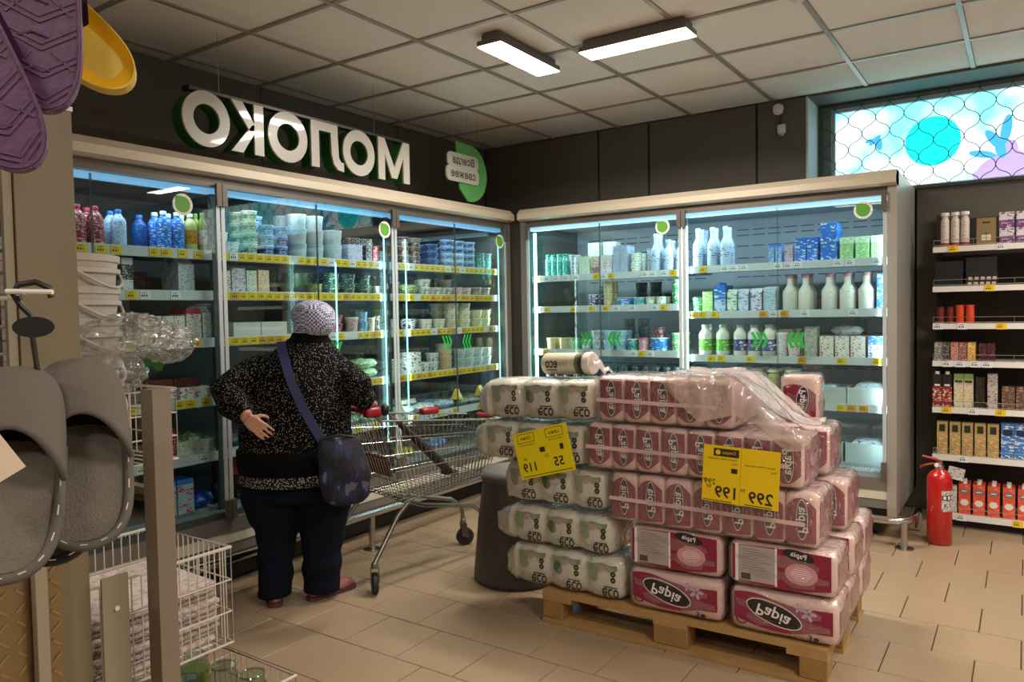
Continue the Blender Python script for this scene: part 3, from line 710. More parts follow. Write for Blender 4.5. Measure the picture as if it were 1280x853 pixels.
row(FA, 3, .86, 1.24, carton('a13', .16, .14, .055, P_('p_cheese', '#dcd8d4', '#b03848', '#e8e6e2', 35)), 'flat white cheese box with red print', 'box', stack=1)
row(FA, 3, .90, 1.2, carton('a13b', .14, .12, .045, P_('p_cheese2', '#4a2428', '#8a3038', '#1c1414', 30)), 'flat dark red cheese box', 'box', zoff=.0565, y=.12)
row(FA, 4, .90, 1.03, carton('a14', .06, .05, .14, [P_('p_redsn', '#a81c28', '#e4d8cc', '#5a3020', 40)]), 'red snack packet with white print', 'packet')
row(FA, 4, 1.03, 1.24, tray('a15', .20, .16, .07, P_('p_tray', '#cfcac0', '#6a6460', None, 60, .62)), 'printed cardboard display tray', 'tray')
row(FA, 4, 1.05, 1.22, bag('a16', .16, .12, .075, P_('p_salad', '#5d7a3c', '#c8d0b0', '#2c3c1c', 45)), 'bag of green salad in a cardboard tray', 'packet', y=.11, zoff=.03)
row(FA, 4, .70, .89, carton('a17', .17, .15, .09, P_('p_dk1', '#26302c', '#4a5a50', None, 30)), 'dark green boxed cheese', 'box')
row(FA, 5, .93, 1.12, carton('a18', .085, .12, .17, [P_('p_bb', '#b8c4d4', '#c84040', '#2c6ac0', 30), mat('c_lidblue', '#3d86d8', .35)], bands=(.85,), name='food_box'), 'pale food box with a blue lid', 'food box')
for i in range(3): row(FA, 5, 1.13, 1.25, bag('a19', .115, .13, .08, P_('p_bluebag', '#1a4aa8', '#3f8be8', '#0d2458', 25)), 'shiny blue food packet', 'packet', y=.10+.145*i)
row(FA, 5, 1.27, 1.46, bottle('a20', .13, .032, P_('p_jar', '#2a2a28', '#8a8a80', '#4a4a44', 40), cbk, neck=.7, name='jar'), 'dark jar with a black lid', 'jar', deep=2)
row(FA, 5, 1.30, 1.62, carton('a21', .15, .12, .09, P_('p_redbox', '#a01a1e', '#7a1014', None, 20)), 'plain bright red box', 'box', zoff=.135, y=.10)
row(FA, 5, 1.47, 1.62, bag('a22', .14, .12, .10, P_('p_pinkbag', '#7a2838', '#c04858', '#2c1014', 30)), 'dark pink food packet', 'packet')
# ---- second door
row(FA, 0, 1.34, 1.46, cup('c1', .058, .036, P_('p_cowred', '#d8d4d4', '#2a2022', '#8e2840', 60), cw), 'white cup with black and red print', 'cup', stack=(1, 2), deep=2)
row(FA, 0, 1.46, 1.58, cup('c2', .058, .042, P_('p_gr1', '#9fb894', '#4f7a4a', '#dfe4da', 60), mat('lid_gr', '#d4dcd0', .4), band=P_('b_c2', '#3c5a38', '#b8c8b0', None, 50)), 'pale green cottage cheese cup', 'cup', stack=(3, 4), deep=2)
row(FA, 0, 1.58, 1.77, cup('c3', .055, .042, P_('p_bl1', '#6f96d4', '#2c4c94', '#dfe6f2', 60), mat('lid_bl', '#ccd8ec', .4), band=P_('b_c3', '#26407c', '#c0cce4', None, 50)), 'blue cottage cheese cup', 'cup', stack=(3, 4), deep=2)
row(FA, 0, 1.79, 2.04, cup('c4', .082, .056, mat('w_tub', '#a4b2b6', .4), mat('w_lid', '#b4c0c4', .4), taper=.88), 'plain white sour cream tub', 'tub', stack=3, deep=2)
row(FA, 0, 2.05, 2.19, cup('c5', .088, .06, P_('p_wtub', '#b4c0c6', '#a0acb8', None, 30), mat('w_lid2', '#c4ccd0', .4), taper=.9), 'large white yogurt tub', 'tub', stack=2)
row(FA, 0, 2.19, 2.32, carton('c6', .115, .10, .10, P_('p_lilac', '#c3c0dc', '#aaa6cc', None, 24)), 'plain lilac dessert box', 'box')
row(FA, 0, 2.20, 2.36, carton('c7', .075, .07, .04, P_('p_blkred', '#3a2024', '#d8c8c8', '#7a2c38', 60)), 'small black and red curd snack', 'snack', zoff=.101, stack=(1, 2))
row(FA, 0, 2.34, 2.40, carton('c7b', .05, .05, .035, P_('p_dkpink', '#2c2424', '#dcd0cc', '#6a8a50', 70)), 'small black and white curd snack', 'snack', stack=4)
row(FA, 0, 2.405, 2.49, cup('c8', .05, .038, P_('p_redcup', '#a83848', '#e4c8cc', '#4c1420', 60), mat('lid_red', '#b85060', .4)), 'red dessert cup', 'cup', stack=2, deep=2)
row(FA, 1, 1.30, 1.37, carton('c9', .06, .06, .11, P_('p_wht3', '#dad8d6', '#5a5a60', None, 60)), 'white carton with grey print', 'carton')
row(FA, 1, 1.37, 1.46, carton('c10', .08, .07, .125, P_('p_viol', '#cfc8d6', '#4c4470', '#e8e4e8', 50)), 'white carton with violet print', 'carton')
row(FA, 1, 1.46, 1.53, carton('c11', .062, .06, .115, P_('p_wgrn', '#d4d8cc', '#7a8a70', None, 50)), 'white carton with pale green print', 'carton')
row(FA, 1, 1.53, 1.61, carton('c12', .07, .06, .12, [P_('p_oran', '#e0c8b0', '#d8863c', '#b04a78', 50)]), 'white carton with orange print', 'carton')
row(FA, 1, 1.66, 2.0, cup('c13', .06, .05, P_('p_olive', '#3f4a34', '#7d8a58', '#20281c', 50), mat('lid_ol', '#4c5a40', .4)), 'dark olive tub', 'tub', stack=(1, 2), deep=2, y=.18)
row(FA, 1, 1.90, 2.02, cup('c13b', .055, .045, P_('p_limeol', '#9aa84c', '#3c4a20', None, 50), mat('lid_lo', '#8a9a4a', .4)), 'yellow-green tub', 'tub')
row(FA, 1, 2.03, 2.42, cup('c14', .06, .055, P_('p_dkgr', '#14442c', '#c8d4cc', '#0c2c1c', 42, .6, .74), mat('lid_dkgr', '#1c5436', .4)), 'dark green tub with white print', 'tub', stack=2, deep=2)
row(FA, 1, 2.43, 2.49, cup('c15', .05, .027, P_('p_wsm', '#d8d4cc', '#8a5a3c', None, 60), cw), 'small white cup with brown print', 'cup', deep=2)
row(FA, 2, 1.37, 1.72, tray('c16', .168, .20, .075, mat('tray_white', '#cdc8c0', .5)), 'white open plastic product tray', 'tray', gap=.002)
row(FA, 2, 1.76, 2.0, cup('c16b', .07, .045, P_('p_dkgl', '#4c4842', '#8a8478', None, 40), mat('lid_dkgl', '#6a645a', .4)), 'dull brown tub', 'tub', y=.2, deep=2)
row(FA, 2, 2.02, 2.20, cup('c17', .052, .058, P_('p_rtub', '#8c2636', '#d8b8bc', '#5a1420', 44), mat('lid_r', '#a83c4c', .4)), 'dark red round tub', 'tub', stack=2)
row(FA, 2, 2.20, 2.29, cup('c18', .09, .04, P_('p_pkcup', '#c8a8a4', '#8c3c44', '#e0d4d0', 50), cw), 'pinkish clear-lidded cup', 'cup')
row(FA, 2, 2.29, 2.37, cup('c19', .06, .036, P_('p_blcup', '#4f8ab4', '#cfe0ea', '#28547c', 50), mat('lid_b3', '#7fb0d4', .4)), 'steel blue cup', 'cup', stack=2)
row(FA, 2, 2.37, 2.43, cup('c20', .085, .028, P_('p_bgcup', '#cdbc9c', '#8a7450', None, 50), cw), 'beige cup with brown print', 'cup')
row(FA, 2, 2.43, 2.49, cup('c21', .05, .028, P_('p_zebra', '#d8d8d8', '#1c1c1e', None, 60, .5), cbk), 'black and white patterned cup', 'cup', stack=2)
row(FA, 3, 2.05, 2.45, bag('c22', .18, .13, .06, P_('p_grcheese', '#7fa876', '#d8e0d0', '#3c7a44', 30)), 'green and white cheese packet', 'packet', stack=2)
row(FA, 3, 1.30, 1.60, carton('c23', .14, .12, .08, P_('p_brownb', '#4a3628', '#7a5c40', None, 30)), 'brown cardboard cheese box', 'box')
row(FA, 4, 2.10, 2.45, bag('c24', .17, .13, .055, P_('p_grp2', '#5c9a74', '#dfe8e0', '#2c6a54', 30)), 'mint green cheese packet', 'packet')
row(FA, 5, 2.25, 2.5, bag('c25', .22, .16, .09, P_('p_grayblue', '#4a5668', '#8a98b0', '#2c3444', 25)), 'grey blue frozen packet', 'packet')
# ---- third door
row(FA, 0, 2.56, 2.90, cup('d1', .06, .045, P_('p_brn', '#4a332c', '#b0806c', '#d8c0b0', 50), mat('lid_brn', '#a08878', .4), band=P_('b_d1', '#2c1c18', '#c8a890', None, 50)), 'brown dessert cup', 'cup', stack=(2, 3), deep=2)
row(FA, 0, 2.92, 3.13, cup('d2', .05, .05, P_('p_navy', '#2c4488', '#5f7cc0', '#1a2a58', 45), mat('lid_nv', '#7c94cc', .4), band=P_('b_d2', '#16244c', '#8098d0', None, 50)), 'navy blue tub', 'tub', stack=(3, 4), deep=2)
row(FA, 0, 3.14, 3.52, cup('d3', .048, .052, P_('p_ice', '#7f9cc4', '#34507c', '#cfdcec', 45), mat('lid_ice', '#c8d8ec', .4), band=P_('b_d3', '#2c4470', '#b0c4e0', None, 50)), 'ice blue tub', 'tub', stack=(3, 4), deep=2)
row(FA, 0, 3.54, 3.72, cup('d4', .06, .04, P_('p_teal2', '#3a6a6c', '#a8c4c0', '#1c3c40', 45), mat('lid_t2', '#6c9a98', .4)), 'dull teal cup', 'cup', stack=2, deep=2)
row(FA, 1, 2.58, 2.68, cup('d5', .08, .036, P_('p_dkp', '#4c3038', '#a88890', None, 45), cw), 'dark plum cup', 'cup')
row(FA, 1, 2.68, 2.86, bag('d6', .16, .10, .07, P_('p_olbag', '#6c8040', '#c0cc98', '#38481c', 35)), 'olive green packet', 'packet', stack=1)
row(FA, 1, 2.88, 3.24, cup('d7', .052, .052, P_('p_bwt', '#cfccc4', '#3a3a38', '#8a8a84', 40), cw), 'white tub with black print', 'tub', stack=(1, 2), deep=2)
row(FA, 1, 3.25, 3.46, cup('d8', .058, .048, P_('p_pkt', '#d0b8b0', '#a8404c', '#e8dcd4', 40), mat('lid_pk', '#c89898', .4)), 'white tub with pink print', 'tub', stack=(1, 2), deep=2)
row(FA, 1, 3.48, 3.70, cup('d9', .06, .045, P_('p_brn3', '#7a6a50', '#cfc0a0', '#3c3424', 40), cw), 'tan printed tub', 'tub', deep=2)
row(FA, 2, 2.56, 2.64, cup('d10', .07, .034, P_('p_w5', '#d4d4d4', '#303030', None, 50, .6), cw), 'white cup with black lettering', 'cup')
row(FA, 2, 2.68, 2.87, cup('d11', .075, .055, P_('p_strip', '#d8d8d8', '#26282c', None, 30, .52), mat('lid_k', '#3a3c40', .4)), 'black and white striped tub', 'tub')
row(FA, 2, 2.88, 3.16, cup('d12', .065, .052, P_('p_cre', '#dcd4c0', '#a89068', None, 40), cw), 'cream coloured tub', 'tub', deep=2)
row(FA, 2, 3.17, 3.46, cup('d13', .058, .056, P_('p_cre2', '#d8cfb4', '#a8803c', '#efe8d8', 40), mat('lid_cre', '#e4dcc4', .4)), 'cream tub with gold print', 'tub', stack=3, deep=2)
row(FA, 2, 3.48, 3.70, cup('d14', .062, .052, P_('p_yelw', '#ccc898', '#8a8440', '#e8e4d0', 40), mat('lid_yw', '#dcd8b8', .4)), 'pale yellow tub', 'tub', stack=2, deep=2)
row(FA, 3, 2.56, 2.68, cup('d15', .10, .05, P_('p_cow', '#d8d4cc', '#5a4030', '#2c241c', 30), cw), 'white tub with brown patches', 'tub')
row(FA, 3, 2.70, 2.84, carton('d16', .068, .07, .14, P_('p_cow2', '#d0ccc4', '#6a5648', '#3c3028', 32)), 'white carton with brown cow patches', 'carton')
row(FA, 3, 2.86, 3.06, cup('d17', .06, .046, P_('p_wb2', '#d0d0cc', '#4c4c4c', None, 40), cw), 'white tub with grey patches', 'tub', stack=(1, 2), deep=2)
row(FA, 3, 3.07, 3.25, cup('d18', .045, .06, P_('p_apr', '#c8a47c', '#e4d4bc', '#8a6038', 40), mat('lid_apr', '#d8bc98', .4)), 'apricot coloured round tub', 'tub', stack=4)
row(FA, 3, 3.27, 3.70, cup('d19', .065, .05, P_('p_clr', '#b8c4c0', '#7f8f90', '#d8e0dc', 40), mat('lid_clr', '#d0d8d4', .4)), 'grey-white clear tub', 'tub', stack=2, deep=2)
row(FA, 4, 2.60, 3.02, bag('d20', .17, .13, .06, P_('p_wpk', '#d0d4d4', '#7f8f8c', '#a8b8b0', 40)), 'white cheese packet', 'packet', deep=2)
row(FA, 4, 2.70, 2.86, carton('d20b', .15, .10, .03, P_('p_wpk2', '#d4d0bc', '#8f9f7c', None, 40)), 'flat pale green packet on white packets', 'packet', zoff=.066, y=.15)
row(FA, 4, 3.03, 3.22, bag('d21', .18, .13, .06, P_('p_wblu', '#bcc8d8', '#2c4ca0', '#e4e8f0', 28)), 'white packet with blue corner', 'packet', deep=2)
row(FA, 4, 3.24, 3.7, bag('d22', .15, .13, .05, P_('p_gr9', '#8a9484', '#cfd4c4', '#5c6c5c', 30)), 'greyish cheese packet', 'packet', deep=2)
for x in (3.24, 3.52):
    o = MB().prism([(-.035, 0), (.035, 0), (0, .075)], -.035, .035, 'x').build('price_tent', m_tagy); o.location = FA[0]+Matrix.Rotation(PI/2, 4, 'Z') @ Vector((x, .10, SA[4]+.055)); o.rotation_euler = (0, 0, PI/2+.3)
    tag(o, 'yellow folded price tent on packets in the letter-sign fridge', 'price tent', 'yellow price tents in the fridge')
row(FA, 5, 2.55, 2.85, bag('d23', .15, .13, .07, P_('p_ylp', '#c8bc3c', '#8a8430', '#e0dca0', 25)), 'yellow food packet', 'packet')
row(FA, 5, 2.88, 3.2, bag('d24', .16, .13, .08, P_('p_blp', '#4f7cc0', '#c8d4e8', '#28488c', 25)), 'light blue food packet', 'packet')
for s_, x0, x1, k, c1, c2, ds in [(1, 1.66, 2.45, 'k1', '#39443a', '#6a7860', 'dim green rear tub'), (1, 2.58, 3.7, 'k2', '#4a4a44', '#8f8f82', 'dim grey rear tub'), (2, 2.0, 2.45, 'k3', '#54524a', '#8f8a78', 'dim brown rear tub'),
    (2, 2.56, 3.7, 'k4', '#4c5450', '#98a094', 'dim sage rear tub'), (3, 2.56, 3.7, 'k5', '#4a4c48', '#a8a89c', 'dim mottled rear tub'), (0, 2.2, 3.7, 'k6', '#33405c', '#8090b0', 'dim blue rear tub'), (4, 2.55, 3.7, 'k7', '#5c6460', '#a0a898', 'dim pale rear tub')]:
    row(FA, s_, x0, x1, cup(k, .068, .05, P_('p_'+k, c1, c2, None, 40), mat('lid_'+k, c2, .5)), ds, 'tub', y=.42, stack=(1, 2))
row(FA, 4, 1.30, 2.05, bag('k8', .17, .14, .06, P_('p_k8', '#4c5058', '#8a8c90', '#2c2e34', 30)), 'dull grey cheese packet', 'packet')
row(FA, 3, 1.62, 2.02, carton('k9', .12, .12, .07, P_('p_k9', '#7a7264', '#b0a890', None, 30)), 'tan flat cheese box', 'box')
row(FA, 5, 1.66, 2.2, bag('k10', .16, .14, .08, P_('p_k10', '#3c4454', '#7c8cb0', '#20242c', 25)), 'dark navy frozen packet', 'packet')
# ---- milk fridge, left door pair
row(FB, 0, .10, .30, bottle('e1', .165, .022, P_('p_teal', '#2fa89c', '#bfe8e0', '#14665e', 45), mat('cap_teal', '#187868', .4), neck=.75, shoulder=.7, name='drink_bottle'), 'slim teal drink bottle', 'bottle', deep=3)
row(FB, 0, .30, .39, cup('e2', .075, .042, P_('p_gw', '#b8bcc8', '#6c7488', '#e4e6ec', 50), mat('lid_gw', '#c8ccd4', .4)), 'grey-white dessert cup', 'cup', stack=2)
row(FB, 0, .40, .50, carton('e3', .09, .08, .135, P_('p_mint', '#cfdccc', '#9ab89a', '#e8eee6', 40)), 'pale mint milk box', 'box', deep=2)
row(FB, 0, .505, .57, carton('e4', .06, .07, .13, [P_('p_brw', '#8a6a5a', '#c8a890', None, 40), P_('p_brw2', '#d8d4cc', '#8a6a5a', None, 50)], bands=(.4,)), 'white carton with a brown foot', 'carton', deep=2)
row(FB, 0, .575, .68, carton('e5', .05, .06, .135, P_('p_orl', '#d4d8e4', '#d88a5c', '#b8b0d0', 40)), 'white carton with orange picture', 'carton', deep=2)
row(FB, 0, .42, .68, carton('e6', .10, .09, .10, P_('p_mintpk', '#b8c8b8', '#7f8f84', '#d0d8d0', 35)), 'grey-green stacked milk pack', 'pack', y=.172, zoff=.137)
row(FB, 0, .685, .80, carton('e7', .055, .06, .195, P_('p_lav', '#a8b6d0', '#8c9cc0', '#c8d0e0', 35)), 'tall pale blue carton', 'carton', deep=2)
row(FB, 0, .805, .895, cup('e8', .068, .042, P_('p_wgr', '#dfe6dc', '#3c8a44', '#c87c30', 45), cw), 'white cup with green and orange print', 'cup', stack=2, deep=2)
row(FB, 0, .90, .96, carton('e9', .05, .06, .17, P_('p_gr0', '#8a949c', '#5c6870', None, 35)), 'grey milk carton', 'carton', y=.2)
WB = bottle('e10', .262, .036, mat('milk_pet', '#a9bed2', .35), mat('cap_pale', '#9cb4cc', .4), P_('p_wb', '#b4c6d8', '#2c4478', '#b04460', 42, .56, .7), neck=.42, name='milk_bottle', lz=(.22, .48), shoulder=.52)
WB2 = bottle('e11', .215, .036, mat('milk_pet', '#a9bed2', .35), MATS['cap_pale'], P_('p_wb', '#cfdff0', '#2c4478'), neck=.5, name='milk_bottle', lz=(.22, .5), shoulder=.56)
row(FB, 0, .965, 1.05, WB, 'tall white milk bottle with blue print', 'bottle', deep=2)
row(FB, 0, 1.055, 1.235, WB2, 'shorter white milk bottle with blue print', 'bottle', deep=2)
row(FB, 1, .43, .58, cup('e12', .085, .036, P_('p_nav2', '#26387c', '#d8dcec', '#4c60a8', 32, .55), cw, taper=.95), 'navy and white straight cup', 'cup', deep=2)
row(FB, 1, .45, .56, cup('e12b', .075, .045, P_('p_nav3', '#243044', '#4c5c78', None, 32), cbk), 'dark slate tub', 'tub', y=.27, zoff=.0, stack=2)
row(FB, 1, .585, .665, cup('e13', .09, .037, P_('p_kr', '#c4b88c', '#8a7c50', '#e0d8b8', 40), mat('lid_kr', '#d4ccac', .4), taper=.92), 'straw coloured tall cup', 'cup', stack=2, deep=2)
row(FB, 1, .67, .82, cup('e14', .055, .068, P_('p_blt', '#2f86d8', '#cfe4f6', '#1a5aa8', 30), mat('lid_blt', '#c8dcea', .4), taper=.92), 'bright blue flat tub', 'tub', deep=2)
row(FB, 1, .825, .92, cup('e15', .055, .045, P_('p_tlt', '#4fa0b4', '#d0e8ec', '#2c7088', 35), cw, taper=.92), 'teal blue flat tub', 'tub', deep=2)
row(FB, 1, .925, 1.08, cup('e16', .055, .036, P_('p_gwt', '#cfdccc', '#2c7a48', '#b04a48', 40), cw, taper=.92), 'small white tub with green print', 'tub', deep=2)
row(FB, 1, 1.085, 1.235, cup('e17', .085, .036, P_('p_gct', '#2c7c4c', '#cfe0d0', '#185030', 40), mat('lid_g', '#6ab080', .4)), 'green yogurt cup', 'cup', stack=(1, 2), deep=2)
row(FB, 1, .70, 1.05, cup('e18', .085, .045, P_('p_dkg', '#26343c', '#54666e', None, 35), mat('lid_dkg', '#3c4c54', .4)), 'dark grey tub', 'tub', y=.37, stack=(1, 2))
row(FB, 2, .08, .30, cup('e19', .085, .036, P_('p_papr', '#c4aa78', '#e0cca0', '#8a6c3c', 40), mat('lid_pp', '#d8c49c', .4)), 'tan paper cup', 'cup', deep=2)
row(FB, 2, .305, .39, cup('e20', .085, .040, P_('p_grn1', '#3c9a4c', '#e4ece0', '#1c6a30', 35), mat('lid_gn', '#58b068', .4)), 'vivid green cup', 'cup')
row(FB, 2, .395, .57, cup('e21', .07, .038, P_('p_bww', '#c8ccd4', '#5c6484', '#8a8c94', 40), cw), 'white cup with slate print', 'cup', stack=(1, 2), deep=2)
row(FB, 2, .575, .77, cup('e22', .07, .044, P_('p_lbt', '#8fb4d0', '#d4e4ee', '#4c7ca8', 35), mat('lid_lb', '#c8dce8', .4)), 'light blue tub', 'tub', stack=(1, 2), deep=2)
row(FB, 2, .62, .86, cup('e22b', .075, .045, P_('p_slt', '#56666e', '#8a9aa0', '#34444c', 35), mat('lid_sl', '#74868c', .4)), 'slate grey tub', 'tub', y=.31, stack=3)
row(FB, 2, .775, .86, cup('e23', .08, .039, P_('p_tlc', '#2c8c88', '#d4e8e4', '#185c5c', 35), cw), 'teal yogurt cup', 'cup')
row(FB, 2, .865, .945, cup('e24', .088, .037, P_('p_pkc', '#d48a9c', '#f0dce0', '#b04c6c', 35), mat('lid_pkc', '#d86c84', .4)), 'pink yogurt cup', 'cup')
row(FB, 2, .95, 1.085, cup('e25', .09, .066, P_('p_blw', '#2a84d4', '#d4e8f8', '#1c5ca8', 22), mat('lid_blw', '#dfe8ee', .4), taper=.93), 'wide bright blue tub', 'tub')
row(FB, 2, 1.09, 1.235, cup('e26', .062, .047, P_('p_gr2', '#6cb44c', '#e4f0dc', '#3c8a34', 35), mat('lid_gr2', '#d8e8d0', .4), band=P_('b_e26', '#2c8a3c', '#d8ecd0', None, 40)), 'light green tub', 'tub', stack=2, deep=2)
row(FB, 2, .965, 1.06, cup('e27', .075, .042, P_('p_mrc', '#5c2030', '#c8b0b4', None, 40), mat('lid_mr', '#84384c', .4)), 'maroon cup standing on a tub', 'cup', zoff=.0915, y=.10)
row(FB, 3, .08, 1.2, bottle('e28', .19, .036, P_('p_dkbt', '#2c3c44', '#6c808a', '#18242a', 40), mat('cap_slate', '#4c5c64', .4), neck=.6, name='jar'), 'dark slate bottle', 'bottle', deep=2, drop=.3)
# ---- milk fridge, right door pair
row(FB, 0, 1.27, 1.36, WB, 'tall white milk bottle with blue print', 'bottle', deep=3)
row(FB, 0, 1.37, 1.55, WB, 'tall white milk bottle with blue print', 'bottle', deep=2)
row(FB, 0, 1.79, 1.88, carton('f1', .038, .04, .105, P_('p_pb', '#6c9cd0', '#d4e4f2', '#3464a8', 45), cap=cb), 'small pale blue drink carton', 'carton', deep=2)
row(FB, 0, 1.89, 1.95, carton('f2', .05, .05, .105, P_('p_pkb', '#c8b4c4', '#a0708c', '#e4dce4', 45)), 'small pink-grey drink carton', 'carton', y=.08)
row(FB, 0, 1.96, 2.10, carton('f3', .062, .06, .15, [P_('p_bri', '#2478d8', '#dce8f6', '#e89a50', 32, .58), P_('p_bri2', '#1c6ccc', '#d4e4f4', None, 32, .6)], bands=(.5,), gable=False), 'bright blue milk carton', 'carton', deep=2)
row(FB, 0, 2.11, 2.21, carton('f4', .095, .08, .115, P_('p_bri3', '#1f70d0', '#dfe9f6', '#e08a40', 26, .6)), 'wide bright blue milk pack', 'pack', stack=2, deep=2)
row(FB, 0, 2.22, 2.48, carton('f5', .075, .07, .135, [P_('p_grc', '#8cc47c', '#dff0d8', '#4c9a48', 40), P_('p_grc2', '#cfe4c8', '#7fb878', None, 40)], bands=(.72,)), 'light green milk carton', 'carton', deep=2)
row(FB, 1, 1.275, 1.345, cup('f6', .10, .034, P_('p_gcu', '#3c9c5c', '#dcece0', None, 35), cg), 'green cup with a green lid', 'cup', deep=2)
row(FB, 1, 1.35, 1.43, carton('f7', .07, .06, .135, P_('p_lime', '#a8cc78', '#e4eecc', '#78a848', 35)), 'lime green milk carton', 'carton', deep=2)
row(FB, 1, 1.435, 1.515, carton('f8', .076, .07, .175, [P_('p_blf', '#b8d0ec', '#3c74b8', None, 32), P_('p_blf2', '#2470c4', '#d8e8f4', None, 30, .6)], bands=(.45,), cap=cb), 'tall blue carton with a pale foot', 'carton', deep=2)
row(FB, 1, 1.52, 1.59, carton('f9', .064, .06, .145, P_('p_wgrn2', '#d8e2dc', '#3c9a5c', '#1c6c48', 35), gable=True), 'white gable carton with green print', 'carton', deep=2)
row(FB, 1, 1.595, 1.67, carton('f10', .066, .06, .145, P_('p_wbl2', '#ccdcea', '#5c84b8', None, 35), gable=True), 'white gable carton with blue print', 'carton', deep=2)
row(FB, 1, 1.675, 1.755, carton('f11', .07, .06, .148, P_('p_wpu', '#d8dcec', '#34408c', '#c04c68', 32), gable=True), 'white gable carton with purple print', 'carton', deep=2)
row(FB, 1, 1.76, 1.84, carton('f12', .074, .06, .155, P_('p_ice2', '#b8d0dc', '#7fa4bc', '#dceaf0', 35), gable=True), 'ice blue gable carton', 'carton', deep=2)
WM = bottle('f13', .225, .046, P_('p_milk', '#e0dcd4', '#c8c4bc', None, 14, .62), cpk, None, neck=.42, name='milk_bottle', shoulder=.5)
row(FB, 1, 1.87, 2.06, WM, 'milky white bottle with a pink cap', 'bottle', deep=2)
row(FB, 1, 2.10, 2.42, WM, 'milky white bottle with a pink cap', 'bottle', deep=2)
row(FB, 1, 2.425, 2.49, carton('f14', .056, .06, .21, P_('p_blr', '#2c6cb4', '#c8dcec', '#c03c4c', 35)), 'blue carton with red print', 'carton', deep=2)
GB = bottle('f15', .205, .044, mat('milk_w', '#dcdcd2', .4), mat('cap_gr', '#bcd0b4', .4), P_('p_grl', '#6cb83c', '#f0f4ea', '#3c8c2c', 26, .6), neck=.5, name='milk_bottle', lz=(.15, .52))
PB = bottle('f16', .205, .044, mat('milk_w', '#dcdcd2', .4), mat('cap_pu', '#b8b8cc', .4), P_('p_pul', '#3c3884', '#e4e4f0', '#8078b8', 26, .58), neck=.5, name='milk_bottle', lz=(.15, .52))
row(FB, 2, 1.30, 1.54, GB, 'white milk bottle with a green label', 'bottle', deep=2)
row(FB, 2, 1.55, 1.83, PB, 'white milk bottle with a purple label', 'bottle', deep=2)
row(FB, 2, 1.835, 1.90, cup('f17', .15, .033, P_('p_wcup', '#d8d8d8', '#a8a8b0', None, 35), cw, taper=.95), 'tall white cup', 'cup', deep=2)
row(FB, 2, 1.90, 1.985, cup('f18', .085, .04, P_('p_pkc2', '#dcd4d4', '#d8708c', '#a8284c', 35), cw), 'white cup with pink print', 'cup')
row(FB, 2, 1.90, 1.99, carton('f19', .08, .07, .15, P_('p_lim2', '#8cbc4c', '#dce8cc', '#5c943c', 30)), 'lime green pack behind cups', 'pack', y=.18)
row(FB, 2, 2.0, 2.09, carton('f20', .075, .08, .19, P_('p_grpk', '#b0b0a8', '#7c7c78', None, 35)), 'grey printed milk pack', 'pack', y=.12)
row(FB, 2, 2.10, 2.37, carton('f21', .08, .075, .13, P_('p_whc', '#dcd8d0', '#a83c48', '#b8a890', 38, .58)), 'white cream carton with red print', 'carton', deep=2)
row(FB, 2, 2.10, 2.40, bag('f21b', .18, .10, .06, P_('p_clearbag', '#c0c4c4', '#8c9494', None, 30)), 'clear bag lying on cream cartons', 'packet', y=.14, zoff=.131)
row(FB, 2, 2.375, 2.48, carton('f22', .09, .075, .13, [P_('p_whc2', '#d8d8dc', '#3c5ca0', None, 38), P_('p_blc2', '#3c78c4', '#d8e4f0', None, 38)], bands=(.6,)), 'white cream carton with a blue top', 'carton', deep=2)
row(FB, 3, 1.30, 1.50, carton('f23b', .06, .07, .18, P_('p_cer', '#b8bcb4', '#7c8c84', None, 30)), 'grey-green carton', 'carton', deep=2)
row(FB, 3, 1.54, 1.98, bottle('f23', .20, .042, P_('p_jarb', '#a89c68', '#cfc48c', '#6c6438', 30), mat('lid_jar', '#dcdccc', .4), neck=.9, capr=.043, shoulder=.74, name='jar'), 'straw coloured jar with a white lid', 'jar', deep=2)
row(FB, 3, 2.03, 2.26, tray('f24', .22, .24, .10, mat('tray_w2', '#b4bab8', .45)), 'white open bin', 'bin')
row(FB, 3, 2.05, 2.25, bag('f25', .10, .16, .05, P_('p_cl2', '#b4c4d0', '#e0e8ec', '#3c8cd0', 22)), 'clear packet with a blue clip', 'packet', y=.12, zoff=.06)
row(FB, 3, 2.27, 2.48, tray('f24', .205, .24, .10, MATS['tray_w2']), 'white open bin', 'bin')
row(FB, 3, 2.285, 2.47, bag('f26', .17, .18, .08, P_('p_cl3', '#c4c8d0', '#8c98b0', '#e4e8ec', 22)), 'white cheese bag with faint print', 'packet', y=.12, zoff=.05)
row(FB, 5, 2.0, 2.48, tray('f27', .23, .30, .12, mat('tray_w3', '#a4aeae', .45)), 'pale low bin', 'bin', y=.13)
row(FB, 5, 2.26, 2.46, bag('f28', .17, .14, .05, P_('p_wnv', '#d4d8e0', '#1c2c60', '#e8ecf0', 24, .58)), 'white packet with navy print', 'packet', y=.16, zoff=.09)
